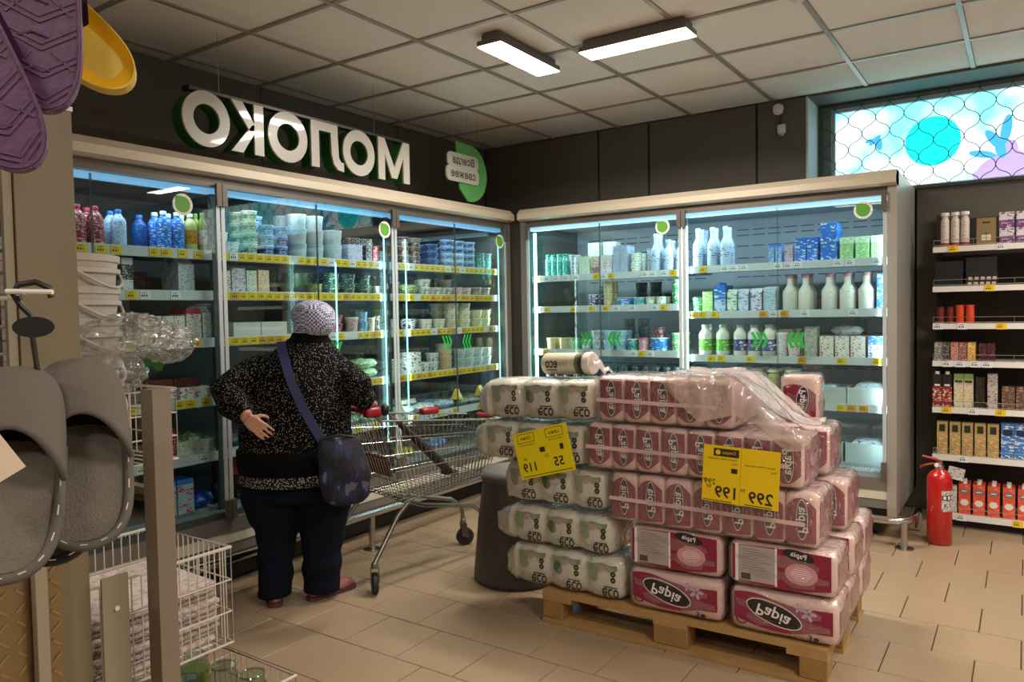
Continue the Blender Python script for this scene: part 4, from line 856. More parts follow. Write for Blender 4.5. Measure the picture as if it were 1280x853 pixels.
# ---- rack on the right
row(FR, 0, .035, .195, bottle('r1', .215, .024, P_('p_ros', '#d4ccc4', '#c89a98', '#e4dcd8', 45), mat('cap_cream', '#dcd8d0', .4), mat('r_red', '#9c1f28', .4), neck=.93, shoulder=.72, capr=.0235, name='spray_can', lz=(.02, .12)), 'white cream spray can with a red foot', 'spray can')
row(FR, 0, .225, .33, carton('r2', .10, .09, .165, [mat('kraft', '#8a7448', .7)], front=([mat('r_wh', '#d8d4c8', .5), mat('r_bk', '#2a2620', .6)], [(-.24, .18, -.02, .38, 0), (.02, .18, .24, .38, 0), (-.2, .80, .2, .86, 1), (-.1, .42, .1, .45, 1)])), 'brown kraft gift box with cut-outs', 'box')
row(FR, 0, .34, .60, carton('r3', .075, .09, .095, [P_('p_pur', '#6c3a78', '#d8c8d8', '#b03c5c', 40), P_('p_pur2', '#d8d0d4', '#6c3a78', None, 40)], bands=(.5,)), 'purple and white biscuit box', 'box', stack=2)
row(FR, 1, .005, .165, carton('r4', .15, .20, .022, mat('r_blk', '#12141a', .35)), 'flat black foil tray', 'tray pack', stack=7)
row(FR, 1, .17, .34, carton('r5', .165, .20, .03, [P_('p_blkb', '#17181c', '#2c2e34', None, 20)], front=([mat('r_cr', '#c9b8a0', .5)], [(-.42, .2, -.30, .8, 0), (-.22, .2, -.10, .8, 0), (-.03, .2, .09, .8, 0), (.16, .2, .28, .8, 0), (.34, .2, .46, .8, 0)])), 'flat black box with cream dots', 'box', stack=2)
row(FR, 1, .17, .34, carton('r5b', .16, .19, .022, mat('r_blk2', '#16181f', .4)), 'flat black foil tray on a dotted box', 'tray pack', zoff=.0615, stack=5)
row(FR, 2, .015, .115, cup('r6', .105, .021, mat('r_dkred', '#6a1a16', .4), mat('r_dkred2', '#4c1210', .4), taper=.95), 'dark red small jar', 'jar', gap=.002)
row(FR, 2, .118, .222, cup('r7', .115, .0235, mat('r_oran', '#d2441c', .35), mat('r_oran2', '#c85028', .4), taper=.95), 'orange small jar', 'jar', gap=.001)
for x, k, c1, c2, ds in [(.005, 'r8', '#77736c', '#d8d4cc', 'grey tea box'), (.05, 'r9', '#3c3a38', '#a8a49c', 'charcoal tea box'), (.095, 'r10', '#c88a78', '#6c2820', 'salmon tea box'), (.14, 'r11', '#8a5448', '#d8b0a0', 'brown-red tea box'), (.185, 'r12', '#d8a03c', '#f0e0c0', 'yellow tea box')]:
    row(FR, 3, x, x+.043, carton(k, .041, .06, .115, P_('p_'+k, c1, c2, None, 50)), ds, 'box', deep=2)
row(FR, 3, .245, .33, carton('r13', .04, .06, .11, P_('p_mar2', '#3c1418', '#7c4048', None, 45)), 'dark maroon tea box', 'box')
ju = mat('r_inkw', '#e0dcd4', .5)
row(FR, 4, -.005, .105, carton('r14', .05, .06, .205, [P_('p_jui', '#8c1a22', '#e4c8b8', '#c84848', 40), mat('r_jk', '#201c1c', .4)], bands=(.62,), cap=cw, front=([ju], [(-.3, .64, .3, .70, 0), (-.32, .42, -.12, .50, 0)])), 'maroon juice carton', 'carton')
row(FR, 4, .11, .22, carton('r15', .05, .06, .21, [P_('p_jui2', '#cfc8b4', '#d8a83c', '#4c3c60', 40), mat('r_jg', '#7d9a58', .4)], bands=(.84,), front=([mat('r_inkg', '#2c4c2c', .5)], [(-.4, .74, .4, .82, 0)])), 'cream and green cocktail carton', 'carton')
row(FR, 4, .225, .28, carton('r16', .048, .06, .19, P_('p_dkcar', '#2c2220', '#4c3c38', None, 40)), 'very dark carton', 'carton', y=.08)
row(FR, 4, .29, .345, carton('r17', .052, .06, .215, P_('p_scr', '#b8b0a8', '#5c5450', '#dcd4cc', 40)), 'grey carton with dark scroll print', 'carton')
row(FR, 4, .36, .58, carton('r18', .065, .08, .14, P_('p_brcan', '#5c4438', '#a88470', None, 40)), 'brown snack box', 'box')
row(FR, 5, .02, .355, carton('r19', .058, .06, .205, [P_('p_ric', '#b09058', '#d8c090', '#6c5428', 32), P_('p_ric2', '#b89c64', '#d0b880', None, 32)], bands=(.5,), front=([mat('r_dg', '#22301c', .5)], [(-.28, .70, .28, .92, 0)])), 'tan grocery box with a dark green badge', 'box')
row(FR, 5, .36, .50, carton('r20', .066, .07, .215, [P_('p_blbx', '#3c74b8', '#d8e4f0', '#c84c3c', 30)], front=([mat('r_dkb', '#1c2c4c', .5)], [(-.36, .66, .36, .82, 0)])), 'blue milk carton with a navy badge', 'carton')
ovl = carton('r21', .062, .065, .19, [P_('p_cor', '#d8543c', '#e87c64', None, 22)], cap=cw)
fm = MB(); disc(fm, 0, .145, .026, .016, -.0336, 18)
ovl.parts.append(('front_print', fm.mesh('front_print', [mat('r_ink', '#2a1c1c', .5), ju])))
fm = MB(); disc(fm, 0, .075, .022, .02, -.0338, 18); ovl.parts.append(('badge', fm.mesh('badge', ju)))
fr2 = MB(); fr2.ring([(.022*math.cos(a*PI/9), .145+.0125*math.sin(a*PI/9)) for a in range(18)], [(.020*math.cos(a*PI/9), .145+.0105*math.sin(a*PI/9)) for a in range(18)], -.0342, -.0338); fr2.box(-.013, -.0342, .141, .013, -.0338, .149)
ovl.parts.append(('logo', fr2.mesh('logo', ju)))
row(FR, 6, .135, .52, ovl, 'coral red milk carton with white cap', 'carton', y=.025, deep=2)
row(FR, 6, .102, .133, carton('r22', .03, .05, .17, P_('p_whg', '#cfcac4', '#8a8484', None, 40)), 'narrow white carton', 'carton')
o = MB().box(-.045, -.002, 0, .045, .002, .075).build('price_card', P_('p_card', '#dcd8d0', '#3a3230', None, 40, .6)); o.location = (-.485+.12, 5.40, .30); o.rotation_euler = (-.15, .22, 0); tag(o, 'white price card leaning above the coral cartons', 'price card')
# ---------------------------------------------------------------- fire extinguisher
def extinguisher():
    t = empty('fire_extinguisher', (-.412, 4.99, 0), 0, 'red fire extinguisher standing on the floor beside the steel fridge', 'fire extinguisher')
    red = mat('ext_red', '#b0120f', .25, coat=.5)
    MB().lathe([(.060, 0), (.066, .006), (.066, .37), (.062, .395), (.048, .418), (.026, .432), (.022, .445)], 28).build('cylinder', red, t, smooth=60)
    MB().lathe([(.024, .436), (.024, .452), (.016, .456), (.016, .478)], 16).build('valve', m_steel, t, smooth=50)
    MB().tube([(.01, 0, .478), (-.03, -.02, .497), (-.085, -.035, .51)], [.008, .009, .007], 8).build('lever', mat('ext_lever', '#8e1512', .35), t, smooth=True)
    MB().tube([(.01, 0, .462), (-.04, -.02, .466), (-.085, -.035, .452), (-.095, -.038, .44)], [.008, .008, .007, .005], 8).build('carry_handle', MATS['ext_lever'], t, smooth=True)
    MB().lathe([(.012, 0), (.012, .01)], 14).build('gauge', m_white, t, loc=(-.012, -.026, .462), rot=(PI/2, 0, 0))
    MB().tube([(.005, .02, .465), (.005, .06, .46), (.0, .085, .42), (-.005, .082, .3), (-.005, .078, .12)], .008, 8).build('hose', m_black, t, smooth=True)
    lab = MB(); lab.grid(lambda u, v: (.0665*math.cos(-PI*.42+u*PI*.42), .0665*math.sin(-PI*.42+u*PI*.42), .20+v*.12), 12, 2)
    lab.build('label_sheet', P_('ext_label', '#cdc4b4', '#2c3c64', '#8a7c5c', 60, .55), t)
    l2 = MB(); l2.grid(lambda u, v: (.0670*math.cos(-PI*.41+u*PI*.40), .0670*math.sin(-PI*.41+u*PI*.40), .265+v*.03), 12, 2); l2.build('label_band', mat('ext_blue', '#22345c', .5), t)
    for a in (-.34, -.22, -.10):
        l3 = MB(); l3.grid(lambda u, v: (.0675*math.cos(PI*(a-.035+u*.07)), .0675*math.sin(PI*(a-.035+u*.07)), .270+v*.02), 4, 2); l3.build('pictogram', mat('ext_white', '#dcd8d0', .5), t)
extinguisher()
# ================================================================ PALLET OF TOILET PAPER
m_wood = mat('pallet_wood', '#a8834f', .75, bump=.25, bscale=70, var=.22, vscale=14)
m_wood2 = mat('pallet_block', '#94703f', .8, bump=.3, bscale=60, var=.25, vscale=16)
PAL = Vector((-1.787, 2.826, 0)); PROT = .0217
PM = Matrix.Translation(PAL) @ Matrix.Rotation(PROT, 4, 'Z')
def pal_world(p): return PM @ Vector(p)
def pallet():
    t = empty('wooden_pallet', PAL, PROT, 'light wooden pallet carrying the toilet paper packs', 'pallet')
    for y0, y1 in ((0, .145), (.18, .28), (.3275, .4725), (.52, .62), (.655, .8)): MB().box(0, y0, .122, 1.2, y1, .144).build('deck_board', m_wood, t)
    for x0, x1 in ((0, .145), (.5275, .6725), (1.055, 1.2)): MB().box(x0, 0, .1, x1, .8, .1218).build('cross_board', m_wood, t)
    for y0, y1 in ((0, .1), (.3275, .4725), (.7, .8)):
        MB().box(0, y0, 0.001, 1.2, y1, .022).build('bottom_board', m_wood, t)
        for x0, x1 in ((0, .1), (.5275, .6725), (1.1, 1.2)):
            bmesh_obj('block', rounded(x1-x0, y1-y0, .0775, .004, 1, (x0+x1)/2, (y0+y1)/2, .0222), m_wood2, t, smooth=False)
pallet()
m_pink = mat('pack_pink', '#d9b6ae', .35, bump=.35, bscale=38, coat=.4)
m_mag = mat('pack_magenta', '#820a38', .3, bump=.2, bscale=40, var=.18, vscale=12, coat=.4)
m_mag2 = mat('pack_magenta_deep', '#6c0c34', .3, coat=.4)
m_ink = mat('pack_ink', '#191517', .35, coat=.3); m_prw = mat('pack_print_white', '#e6dcdc', .4); m_prg = mat('pack_print_grey', '#a89c98', .45); m_lil = mat('pack_lilac', '#bfa0bc', .4)
m_film = filmmat('wrap_film', '#eadbd4', .08, .35)
m_film2 = filmmat('wrap_film_milky', '#e6cfc8', .50, .35, 9., .7)
def oval_logo(b, cx, cz, rx, rz, rot, y, text, size, trot, mi=(0, 1), maxw=None):
    pass
def big_pack_meshes(variant):
    """wide pack of rolls: body + print; variant 'front' or 'back'"""
    w, d, h = .398, .248, .170
    bm = rounded(w-.012, d-.012, h-.006, .028, 3, cz=.002, sub=2, bulge=.005, noise=.0012, seed=3)
    me = bpy.data.meshes.new('pack_body'); bm.to_mesh(me); bm.free(); me.materials.append(m_pink); me.polygons.foreach_set('use_smooth', [True]*len(me.polygons))
    parts = []
    y = -d/2-.0015
    def quad_strip(top, bot, n=18):
        b = MB(); vs = []
        for i in range(n+1):
            u = i/n; vs.append(((u-.5)*(w-.04), y, bot(u)))
        for i in range(n+1):
            u = i/n; vs.append(((u-.5)*(w-.04), y, top(u)))
        b.add(vs, [(i, i+1, n+2+i, n+1+i) for i in range(n)]); return b
    if variant == 'front':
        b = quad_strip(lambda u: h*(.86+.10*math.sin(2.2*u*PI*.9+.2)*(1-u*.9)-.14*u+.06*u*u), lambda u: h*(.30-.22*math.sin(PI*min(1, u*1.25)*.8)+.10*u)); parts.append(('magenta_wave', b.mesh('magenta_wave', m_mag)))
        b = MB(); disc(b, -.03, h*.52, .106, .042, y-.0012, 30, 0, -.28); parts.append(('logo_rim', b.mesh('logo_rim', m_prw)))
        b = MB(); disc(b, -.03, h*.52, .102, .038, y-.0020, 30, 0, -.28); parts.append(('logo_oval', b.mesh('logo_oval', m_ink)))
        b = MB(); put_text(b, 'Papia', .058, -.03, h*.52, y-.0028, rot=PI-.28, bold=.014, maxw=.172); parts.append(('logo_text', b.mesh('logo_text', m_prw)))
        b = MB()
        for k in range(5): disc(b, .095+.017*math.cos(k*1.257), h*.66+.017*math.sin(k*1.257), .013, .007, y-.0014-.0001*k, 10, 0, k*1.257)
        for k in range(5): disc(b, .060+.011*math.cos(k*1.257+.5), h*.76+.011*math.sin(k*1.257+.5), .009, .005, y-.0014-.0001*k, 10, 0, k*1.257+.5)
        parts.append(('flower_print', b.mesh('flower_print', m_lil)))
        b = MB(); b.ring([(-.15+.022*math.cos(a*PI/9), h*.26+.017*math.sin(a*PI/9)) for a in range(18)], [(-.15+.016*math.cos(a*PI/9), h*.26+.012*math.sin(a*PI/9)) for a in range(18)], y-.0016, y-.0008); parts.append(('badge', b.mesh('badge', m_mag2)))
        b = MB(); put_text(b, '3', .024, .10, h*.14, y-.001, rot=PI, bold=.02); parts.append(('ply_mark', b.mesh('ply_mark', m_ink)))
        b = MB(); disc(b, .122, h*.13, .010, .008, y-.001, 8); parts.append(('ply_leaf', b.mesh('ply_leaf', m_ink)))
    else:
        b = quad_strip(lambda u: h*(.93+.03*math.sin(3*u)), lambda u: h*(.14-.08*math.sin(PI*u)+(.10*max(0, u-.6)))); parts.append(('magenta_field', b.mesh('magenta_field', m_mag)))
        b = MB(); b.box(-.155, y-.0010, h*.13, -.02, y-.0004, h*.93); parts.append(('info_panel', b.mesh('info_panel', m_prg)))
        for xa, xb in ((-.168, -.156), (-.0195, -.012)): parts.append(('panel_edge', MB().box(xa, y-.0008, h*.10, xb, y-.0003, h*.95).mesh('panel_edge', m_prw)))
        b = MB(); b.box(-.145, y-.0022, h*.16, -.110, y-.0011, h*.30)
        parts.append(('barcode', b.mesh('barcode', mat('barcode', '#4a4442', .5))))
        b = MB()
        for k in range(9): b.box(-.14, y-.0016, h*(.40+.055*k), -.035-.02*(k % 3), y-.0011, h*(.40+.055*k)+.003)
        parts.append(('small_print', b.mesh('small_print', mat('print_dim', '#857a78', .5))))
        b = MB(); disc(b, .075, h*.46, .058, .040, y-.001, 28); parts.append(('info_oval', b.mesh('info_oval', mat('pack_rose', '#cf8c96', .4))))
        b = MB()
        for k in range(7): b.box(.075-.04+.006*abs(k-3), y-.0018, h*(.32+.045*k), .075+.04-.006*abs(k-3), y-.0012, h*(.32+.045*k)+.0025)
        parts.append(('oval_print', b.mesh('oval_print', m_prw)))
        b = MB(); disc(b, .065, h*.86, .058, .02, y-.0012, 26, 0, -.18); parts.append(('logo_oval', b.mesh('logo_oval', m_ink)))
        b = MB(); put_text(b, 'Papia', .026, .065, h*.86, y-.002, rot=-.18, bold=.012, maxw=.09); parts.append(('logo_text', b.mesh('logo_text', m_prw)))
    # side print on the right end
    b = MB(); n = 10; x = w/2-.003; vs = [(x+.0035, (i/n-.5)*(d-.07), h*(.22+.1*math.sin(i*.7))) for i in range(n+1)]+[(x+.0035, (i/n-.5)*(d-.07), h*(.80-.08*math.sin(i*.5))) for i in range(n+1)]
    b.add(vs, [(i, i+1, n+2+i, n+1+i) for i in range(n)]); parts.append(('end_print', b.mesh('end_print', mat('pack_mag_soft', '#a8506c', .35, coat=.4, var=.2, vscale=20))))
    f = rounded(w, d, h, .03, 3, sub=3, bulge=.003, noise=.0028, seed=8); fm = bpy.data.meshes.new('film'); f.to_mesh(fm); f.free(); fm.materials.append(m_film); fm.polygons.foreach_set('use_smooth', [True]*len(fm.polygons)); parts.append(('film', fm))
    return me, parts
FRONT = big_pack_meshes('front'); BACKP = big_pack_meshes('back')
def put_pack(pm, x, y, z, rot, label, group=None, scale=1.):
    t = empty('toilet_paper_pack', pal_world((x, y, z)), PROT+rot, label, 'paper pack', group)
    ob('body', pm[0], t)
    for n, m in pm[1]: ob(n, m, t)
    t.scale = (scale, scale, 1); return t
for li, (z, pm) in enumerate(((.1485, FRONT), (.3255, BACKP))):
    for ci, x in enumerate((.612, 1.037)):
        for ri, y in enumerate((.135, .402, .669)):
            if ri == 0: lb = ['pink toilet paper pack with an upside-down black logo, on the pallet beside the eco rolls', 'pink toilet paper pack with an upside-down black logo, on the pallet corner', 'pink toilet paper pack with a grey info panel beside the eco rolls', 'pink toilet paper pack with a grey info panel on the stack corner'][li*2+ci]
            else: lb = 'pink wrapped toilet paper pack on the far side of the pallet stack'
            put_pack(pm, x+random.uniform(-.004, .004)+.01*li*(ri > 0), y+random.uniform(-.002, .002), z, random.uniform(-.006, .006), lb, None if ri == 0 else 'far packs of the pallet stack')
def bundle(x0, x1, y0, y1, z, h, n, label, flip, rot=0., group=None, tail=True, filmm=None, soft=0.):
    """shrink-wrapped bundle of n upright packs standing side by side"""
    L = x1-x0; d = y1-y0; w = L/n
    t = empty('toilet_paper_bundle', pal_world(((x0+x1)/2, (y0+y1)/2, z)), PROT+rot, label, 'paper bundle', group)
    bm = rounded(w-.002, d-.006, h-.004, .022, 3, cz=.002, sub=1, bulge=.003, seed=4); me = bpy.data.meshes.new('roll_pack'); bm.to_mesh(me); bm.free(); me.materials.append(m_pink); me.polygons.foreach_set('use_smooth', [True]*len(me.polygons))
    y = -d/2-.0005; k = 14; pw = w-.014
    s = -1 if flip else 1
    def zz(v): return h*(v if s > 0 else 1-v)
    vs = [((i/k-.5)*pw, y+.006*abs(2*i/k-1)**4, zz(.33-.24*math.sin(PI*(.12+.8*i/k)))) for i in range(k+1)]+[((i/k-.5)*pw, y+.006*abs(2*i/k-1)**4, zz(.93-.03*(i/k))) for i in range(k+1)]
    pr = MB().add(vs, [(i, i+1, k+2+i, k+1+i) for i in range(k)]).mesh('magenta_print', m_mag)
    lo = MB(); disc(lo, .004, h*.52, .0185*w/.117, .072, y-.0016, 26); lr = MB(); disc(lr, .004, h*.52, .0205*w/.117, .076, y-.0009, 26)
    tx = MB(); put_text(tx, 'Papia', .044, .004, h*.52, y-.0023, rot=PI/2 if not flip else -PI/2, bold=.014, maxw=.142)
    lom, lrm, txm = lo.mesh('logo_oval', m_ink), lr.mesh('logo_rim', m_prw), tx.mesh('logo_text', m_prw)
    for i in range(n):
        p = ob('roll_pack', me, t, (-L/2+w*(i+.5), random.uniform(-.002, .002), 0), random.uniform(-.02, .02))
        ob('magenta_print', pr, p); ob('logo_rim', lrm, p); ob('logo_oval', lom, p); ob('logo_text', txm, p)
    # printed end on the right
    b = MB(); q = 10; vs = [(L/2+.0015, (i/q-.5)*(d-.06), h*(.12+.05*math.sin(i))) for i in range(q+1)]+[(L/2+.0015, (i/q-.5)*(d-.06), h*(.85-.06*math.sin(i*.6))) for i in range(q+1)]
    b.add(vs, [(i, i+1, q+2+i, q+1+i) for i in range(q)]); b.build('end_print', MATS['pack_mag_soft'], t)
    f = rounded(L+.016, d+.012, h+.008, .03, 3, cz=-.004, sub=4, bulge=.004, noise=.004, seed=int(x0*97)+7)
    for v in f.verts: v.co.z = max(v.co.z, .0005)
    bmesh_obj('film', f, filmm or m_film, t, angle=80)
    if tail: MB().bar((-L/2-.004, -d/2-.008, h*.48), (L/2-.05, -d/2-.009, h*.44), .002, .016).build('film_seam', mat('seam', '#d8b4b0', .3, coat=.5), t)
    return t
bundle(.340, 1.168, .010, .268, .5035, .204, 7, 'wrapped bundle of upright pink packs, third layer behind both price boards', True, 0)
bundle(.360, 1.215, .303, .565, .5035, .204, 7, 'wrapped pink bundle in the third layer behind the front bundle', True, .005)
bundle(.232, 1.118, .008, .268, .7185, .192, 8, 'wrapped bundle of upright pink packs with the yellow board hung on it', False, -.004)
bundle(.300, 1.150, .303, .550, .7185, .192, 8, 'wrapped pink bundle in the fourth layer behind the yellow board', False, .004)
bundle(.284, .860, .012, .268, .9215, .19, 5, 'topmost wrapped bundle of pink packs beside the single eco roll', False, 0)
bundle(.45, .845, .310, .55, .9215, .186, 4, 'low pink bundle behind the topmost front bundle', False, .01)
def single_pack():
    w, d, h = .145, .115, .185
    t = empty('toilet_paper_pack', pal_world((1.02, .455, .9218)), PROT+.0, 'single upright pink four-roll pack on top of the stack', 'paper pack')
    bmesh_obj('body', rounded(w, d, h, .022, 3, sub=1, bulge=.003), m_pink, t)
    y = -d/2-.0035; k = 12
    vs = [((i/k-.5)*(w-.016), y, h*(.10+.03*math.sin(i*.5))) for i in range(k+1)]+[((i/k-.5)*(w-.016), y, h*(.80-.5*(i/k-.35)**2)) for i in range(k+1)]
    MB().add(vs, [(i, i+1, k+2+i, k+1+i) for i in range(k)]).build('magenta_print', m_mag, t)
    b = MB(); disc(b, .012, h*.46, .024, .056, y-.0012, 26, 0, -.12); b.build('logo_rim', m_prw, t)
    b = MB(); disc(b, .012, h*.46, .022, .053, y-.0018, 26, 0, -.12); b.build('logo_oval', m_ink, t)
    b = MB(); put_text(b, 'Papia', .036, .012, h*.46, y-.0026, rot=PI/2-.12, bold=.012, maxw=.095); b.build('logo_text', m_prw, t)
    bmesh_obj('film', rounded(w+.01, d+.01, h+.006, .02, 2, sub=2, noise=.004, seed=5), m_film, t)
single_pack()
# loose sheet of torn wrap lying over the right half of the two top layers
def sheet(name, P, nu, nv, amp, seed, material, label, cat, thick=0.):
    r = random.Random(seed); ph = [r.uniform(0, 6.3) for _ in range(8)]
    def fn(u, v):
        a = Vector(P[0]).lerp(Vector(P[1]), u); b = Vector(P[2]).lerp(Vector(P[3]), u); p = a.lerp(b, v)
        s = amp*(math.sin(7*u+5*v+ph[0])*.5+math.sin(13*u-9*v+ph[1])*.35+math.sin(23*u+17*v+ph[2])*.2+abs(math.sin(9*v+6*u+ph[3]))*.35+r.uniform(-.12, .12))
        return tuple(p+Vector((s*.3, s*.25, s)))
    b = MB(); b.grid(fn, nu, nv); o = b.build(name, material, None, smooth=80); tag(o, label, cat); return o
def torn_wrap():
    t = empty('torn_wrap', pal_world((.85, .1, 1.0)), PROT, 'crumpled milky plastic wrap draped over the top layers of pink packs', 'plastic wrap')
    r = random.Random(4)
    def top(u, v):
        x = -.25+u*.55; y = -.115+v*.30
        z = .135-.0*u
        # plateau over the topmost bundle, then a slope down to the layer below
        e = min(1, max(0, (u-.42)/.55)); z = .128*(1-e*e*(3-2*e))-.060*(e*e*(3-2*e))
        n = .011*(math.sin(9*u+5*v)+.6*math.sin(15*v-7*u+1)+.35*math.sin(23*u+11*v))+.0015*r.uniform(-1, 1)
        return (x, y, z+abs(n)*.9)
    MB().grid(top, 46, 26).build('wrap_sheet', m_film2, t, smooth=80)
    def hang(u, v):
        x = -.25+u*.55; e = min(1, max(0, (u-.42)/.55)); z0 = .128*(1-e*e*(3-2*e))-.060*(e*e*(3-2*e))
        drop = .06+.11*(1-e)*min(1, u*4)+.015*math.sin(9*u)
        return (x+.006*math.sin(20*v+11*u), -.118-.012*math.sin(PI*v)-.004*math.sin(30*u), z0+.004-v*drop)
    MB().grid(hang, 46, 8).build('wrap_edge', m_film2, t, smooth=80)
torn_wrap()
# ---------------------------------------------------------------- eco rolls column
m_eco = mat('eco_wrap', '#d6d0c0', .4, bump=.3, bscale=30, coat=.35); m_ecog = mat('eco_green', '#4c6040', .45); m_ecok = mat('eco_ink', '#2e3328', .45); m_ecol = mat('eco_pale', '#8f9682', .45); m_ecod = mat('eco_dim', '#7e8a6c', .5)
m_filmg = filmmat('eco_film', '#eae6dc', .18, .35, 22.)
def eco_pack(cx, cy, z, rotz, tilt, L, h, d, nl, tail, label, seed, ht=1.):
    t = empty('eco_roll_pack', pal_world((cx, cy, z)), (0, tilt, PROT+rotz), label, 'paper pack'); t.rotation_euler = (0, tilt, PROT+rotz)
    r = random.Random(seed); N = 24
    def fn(u, v):
        # u along the pack from the torn tail (left) to the closed end (right); v around
        x = -L/2-tail+u*(L+tail)
        if x < -L/2: q = max(0, (x+L/2+tail)/tail); k = .30+.70*q**.6; kz = .35+.65*q**.7
        else:
            f = (x+L/2)/L; k = 1-.11*abs(math.cos(PI*nl*f))**6; kz = 1-.06*abs(math.cos(PI*nl*f))**6
            e = (L/2-x)/.03
            if e < 1: k *= .82+.18*math.sqrt(max(0, 1-(1-e)**2)); kz *= .86+.14*math.sqrt(max(0, 1-(1-e)**2))
        a = 2*PI*v; ca, sa = math.cos(a), math.sin(a); n = .42
        y = math.copysign(abs(ca)**n, ca)*d/2*k; zc = math.copysign(abs(sa)**n, sa)*h/2*kz
        w = .004 if x > -L/2 else .012
        zc += w*r.uniform(-1, 1)*.5; y += w*r.uniform(-1, 1)*.4
        return (x, y, max(.001, h/2+zc-(.0 if x > -L/2 else .02*(1-q))))
    b = MB(); nu, nv = 46, N
    vs = [fn(i/(nu-1), j/nv) for i in range(nu) for j in range(nv)]
    fs = [(i*nv+j, i*nv+(j+1) % nv, (i+1)*nv+(j+1) % nv, (i+1)*nv+j) for i in range(nu-1) for j in range(nv)]+[tuple(range(nv-1, -1, -1)), tuple((nu-1)*nv+j for j in range(nv))]
    b.add(vs, fs); b.build('body', m_eco, t, smooth=80)
    y = -d/2-.0055; lw = L/nl
    for i in range(nl):
        x = -L/2+lw*(i+.5); s = min(1, lw/.19)
        g = MB(); n = 10
        top = [(x+(-.075+.15*k/n)*s, y+.004, h*(.86-.02*math.sin(k))) for k in range(n+1)]; bot = [(x+(-.075+.15*k/n)*s, y+.004, h*(.80-.20*abs(math.sin(k*.55+.4))*(1-k/n*.5))) for k in range(n+1)]
        g.add(bot+top, [(k, k+1, n+2+k, n+1+k) for k in range(n)]); g.build('leaf_band', m_ecod, t)
        g = MB(); disc(g, x-.045*s, h*.58, .022*s, .030, y+.001, 16, 0, .3); g.build('leaf_print', m_ecog if i % 2 else m_ecod, t)
        g = MB(); disc(g, x-.005*s, h*.74, .02*s, .012, y+.0012, 12, 0, .5); g.build('blossom_print', mat('eco_blush', '#b08a86', .5), t)
        for q, zz in enumerate((.66, .52)):
            g = MB(); g.ring([(x+.055*s+.012*math.cos(a*PI/8), h*zz+.012*math.sin(a*PI/8)) for a in range(16)], [(x+.055*s+.004*math.cos(a*PI/8), h*zz+.004*math.sin(a*PI/8)) for a in range(16)], y-.0004, y+.0004); g.build('round_mark', m_ecok, t)
        g = MB(); put_text(g, 'eco', .038, x+.042*s, h*.22, y, rot=PI, bold=.015, maxw=.085*s); g.build('brand_text', m_ecok, t)
        g = MB(); put_text(g, 'joy', .036, x-.022*s, h*.22, y, rot=PI, maxw=.05*s); g.build('brand_text', m_ecol, t)
        g = MB(); g.box(x+.01*s, y-.0003, h*.335, x+.075*s, y+.0003, h*.36); g.build('text_line', m_ecok, t)
    f = MB()
    r = random.Random(seed+50)
    fv = []
    for (px, py, pz) in vs:
        c = Vector((0, 0, h/2)); 
        fv.append((px*1.004+r.uniform(-.002, .002), py*1.05, max(.0006, h/2+(pz-h/2)*1.02)))
    f.add(fv, fs); f.build('film', m_filmg, t, smooth=80)
    return t
eco_pack(.115, .145, .1456, 0, .0, .53, .184, .255, 3, .10, 'lowest white eco toilet roll pack lying on the pallet', 1)
eco_pack(.085, .145, .336, .0, -.002, .50, .166, .255, 3, .14, 'white eco roll pack with a pointed plastic tail, second from the pallet', 2)
eco_pack(.055, .150, .523, .0, -.004, .50, .176, .25, 3, .03, 'white eco roll pack with torn wrap below the smaller yellow board', 3)
eco_pack(-.06, .150, .706, .0, -.004, .52, .182, .25, 3, .11, 'white eco roll pack behind the smaller yellow board', 4)
eco_pack(-.018, .150, .903, .0, -.03, .54, .182, .25, 3, .11, 'topmost white eco roll pack of the column', 5)
# single kitchen roll on top
def kitchen_roll():
    t = empty('paper_roll', pal_world((.06, .17, 1.15)), (0, 0, PROT), 'single white eco paper roll lying on the eco column', 'paper roll'); t.rotation_euler = (0, -.04, PROT-.12)
    o = MB().lathe([(.044, -.13), (.05, -.122), (.05, .06)], 24).build('wrapper', mat('roll_paper', '#c9bfa8', .5, bump=.15, bscale=60), t, smooth=50); o.rotation_euler = (0, PI/2, 0); 
    o = MB().lathe([(.0505, .06), (.0505, .078)], 24, caps=False).build('green_band', mat('roll_green', '#5c6a34', .5), t, smooth=50); o.rotation_euler = (0, PI/2, 0)
    o = MB().lathe([(.0507, .078), (.0507, .10)], 24, caps=False).build('dark_band', m_ecok, t, smooth=50); o.rotation_euler = (0, PI/2, 0)
    o = MB().lathe([(.05, .10), (.052, .125), (.048, .135), (.012, .128), (.012, .11)], 24).build('roll_end', mat('tissue', '#d8d0c6', .8), t, smooth=50); o.rotation_euler = (0, PI/2, 0)
    r = random.Random(3)
    MB().grid(lambda u, v: (.13+u*.10, (-.04+.08*v)*(1+.3*math.sin(6*u)), -.02+.045*math.sin(PI*v)*(1-u)*1.2+.01*math.sin(14*u+5*v)-.02*u), 14, 10).build('loose_film', m_film2, t, smooth=80)
    b = MB(); put_text(b, 'eco', .034, -.065, .0, -.0505, bold=.02, maxw=.07); b.build('brand_text', m_ecok, t)
    b = MB(); put_text(b, 'joy', .034, .0, .0, -.0505, maxw=.05); b.build('brand_text', m_ecol, t)
    b = MB(); b.box(-.095, -.0507, -.028, -.035, -.0503, -.024); b.build('text_line', m_ecok, t)
kitchen_roll()
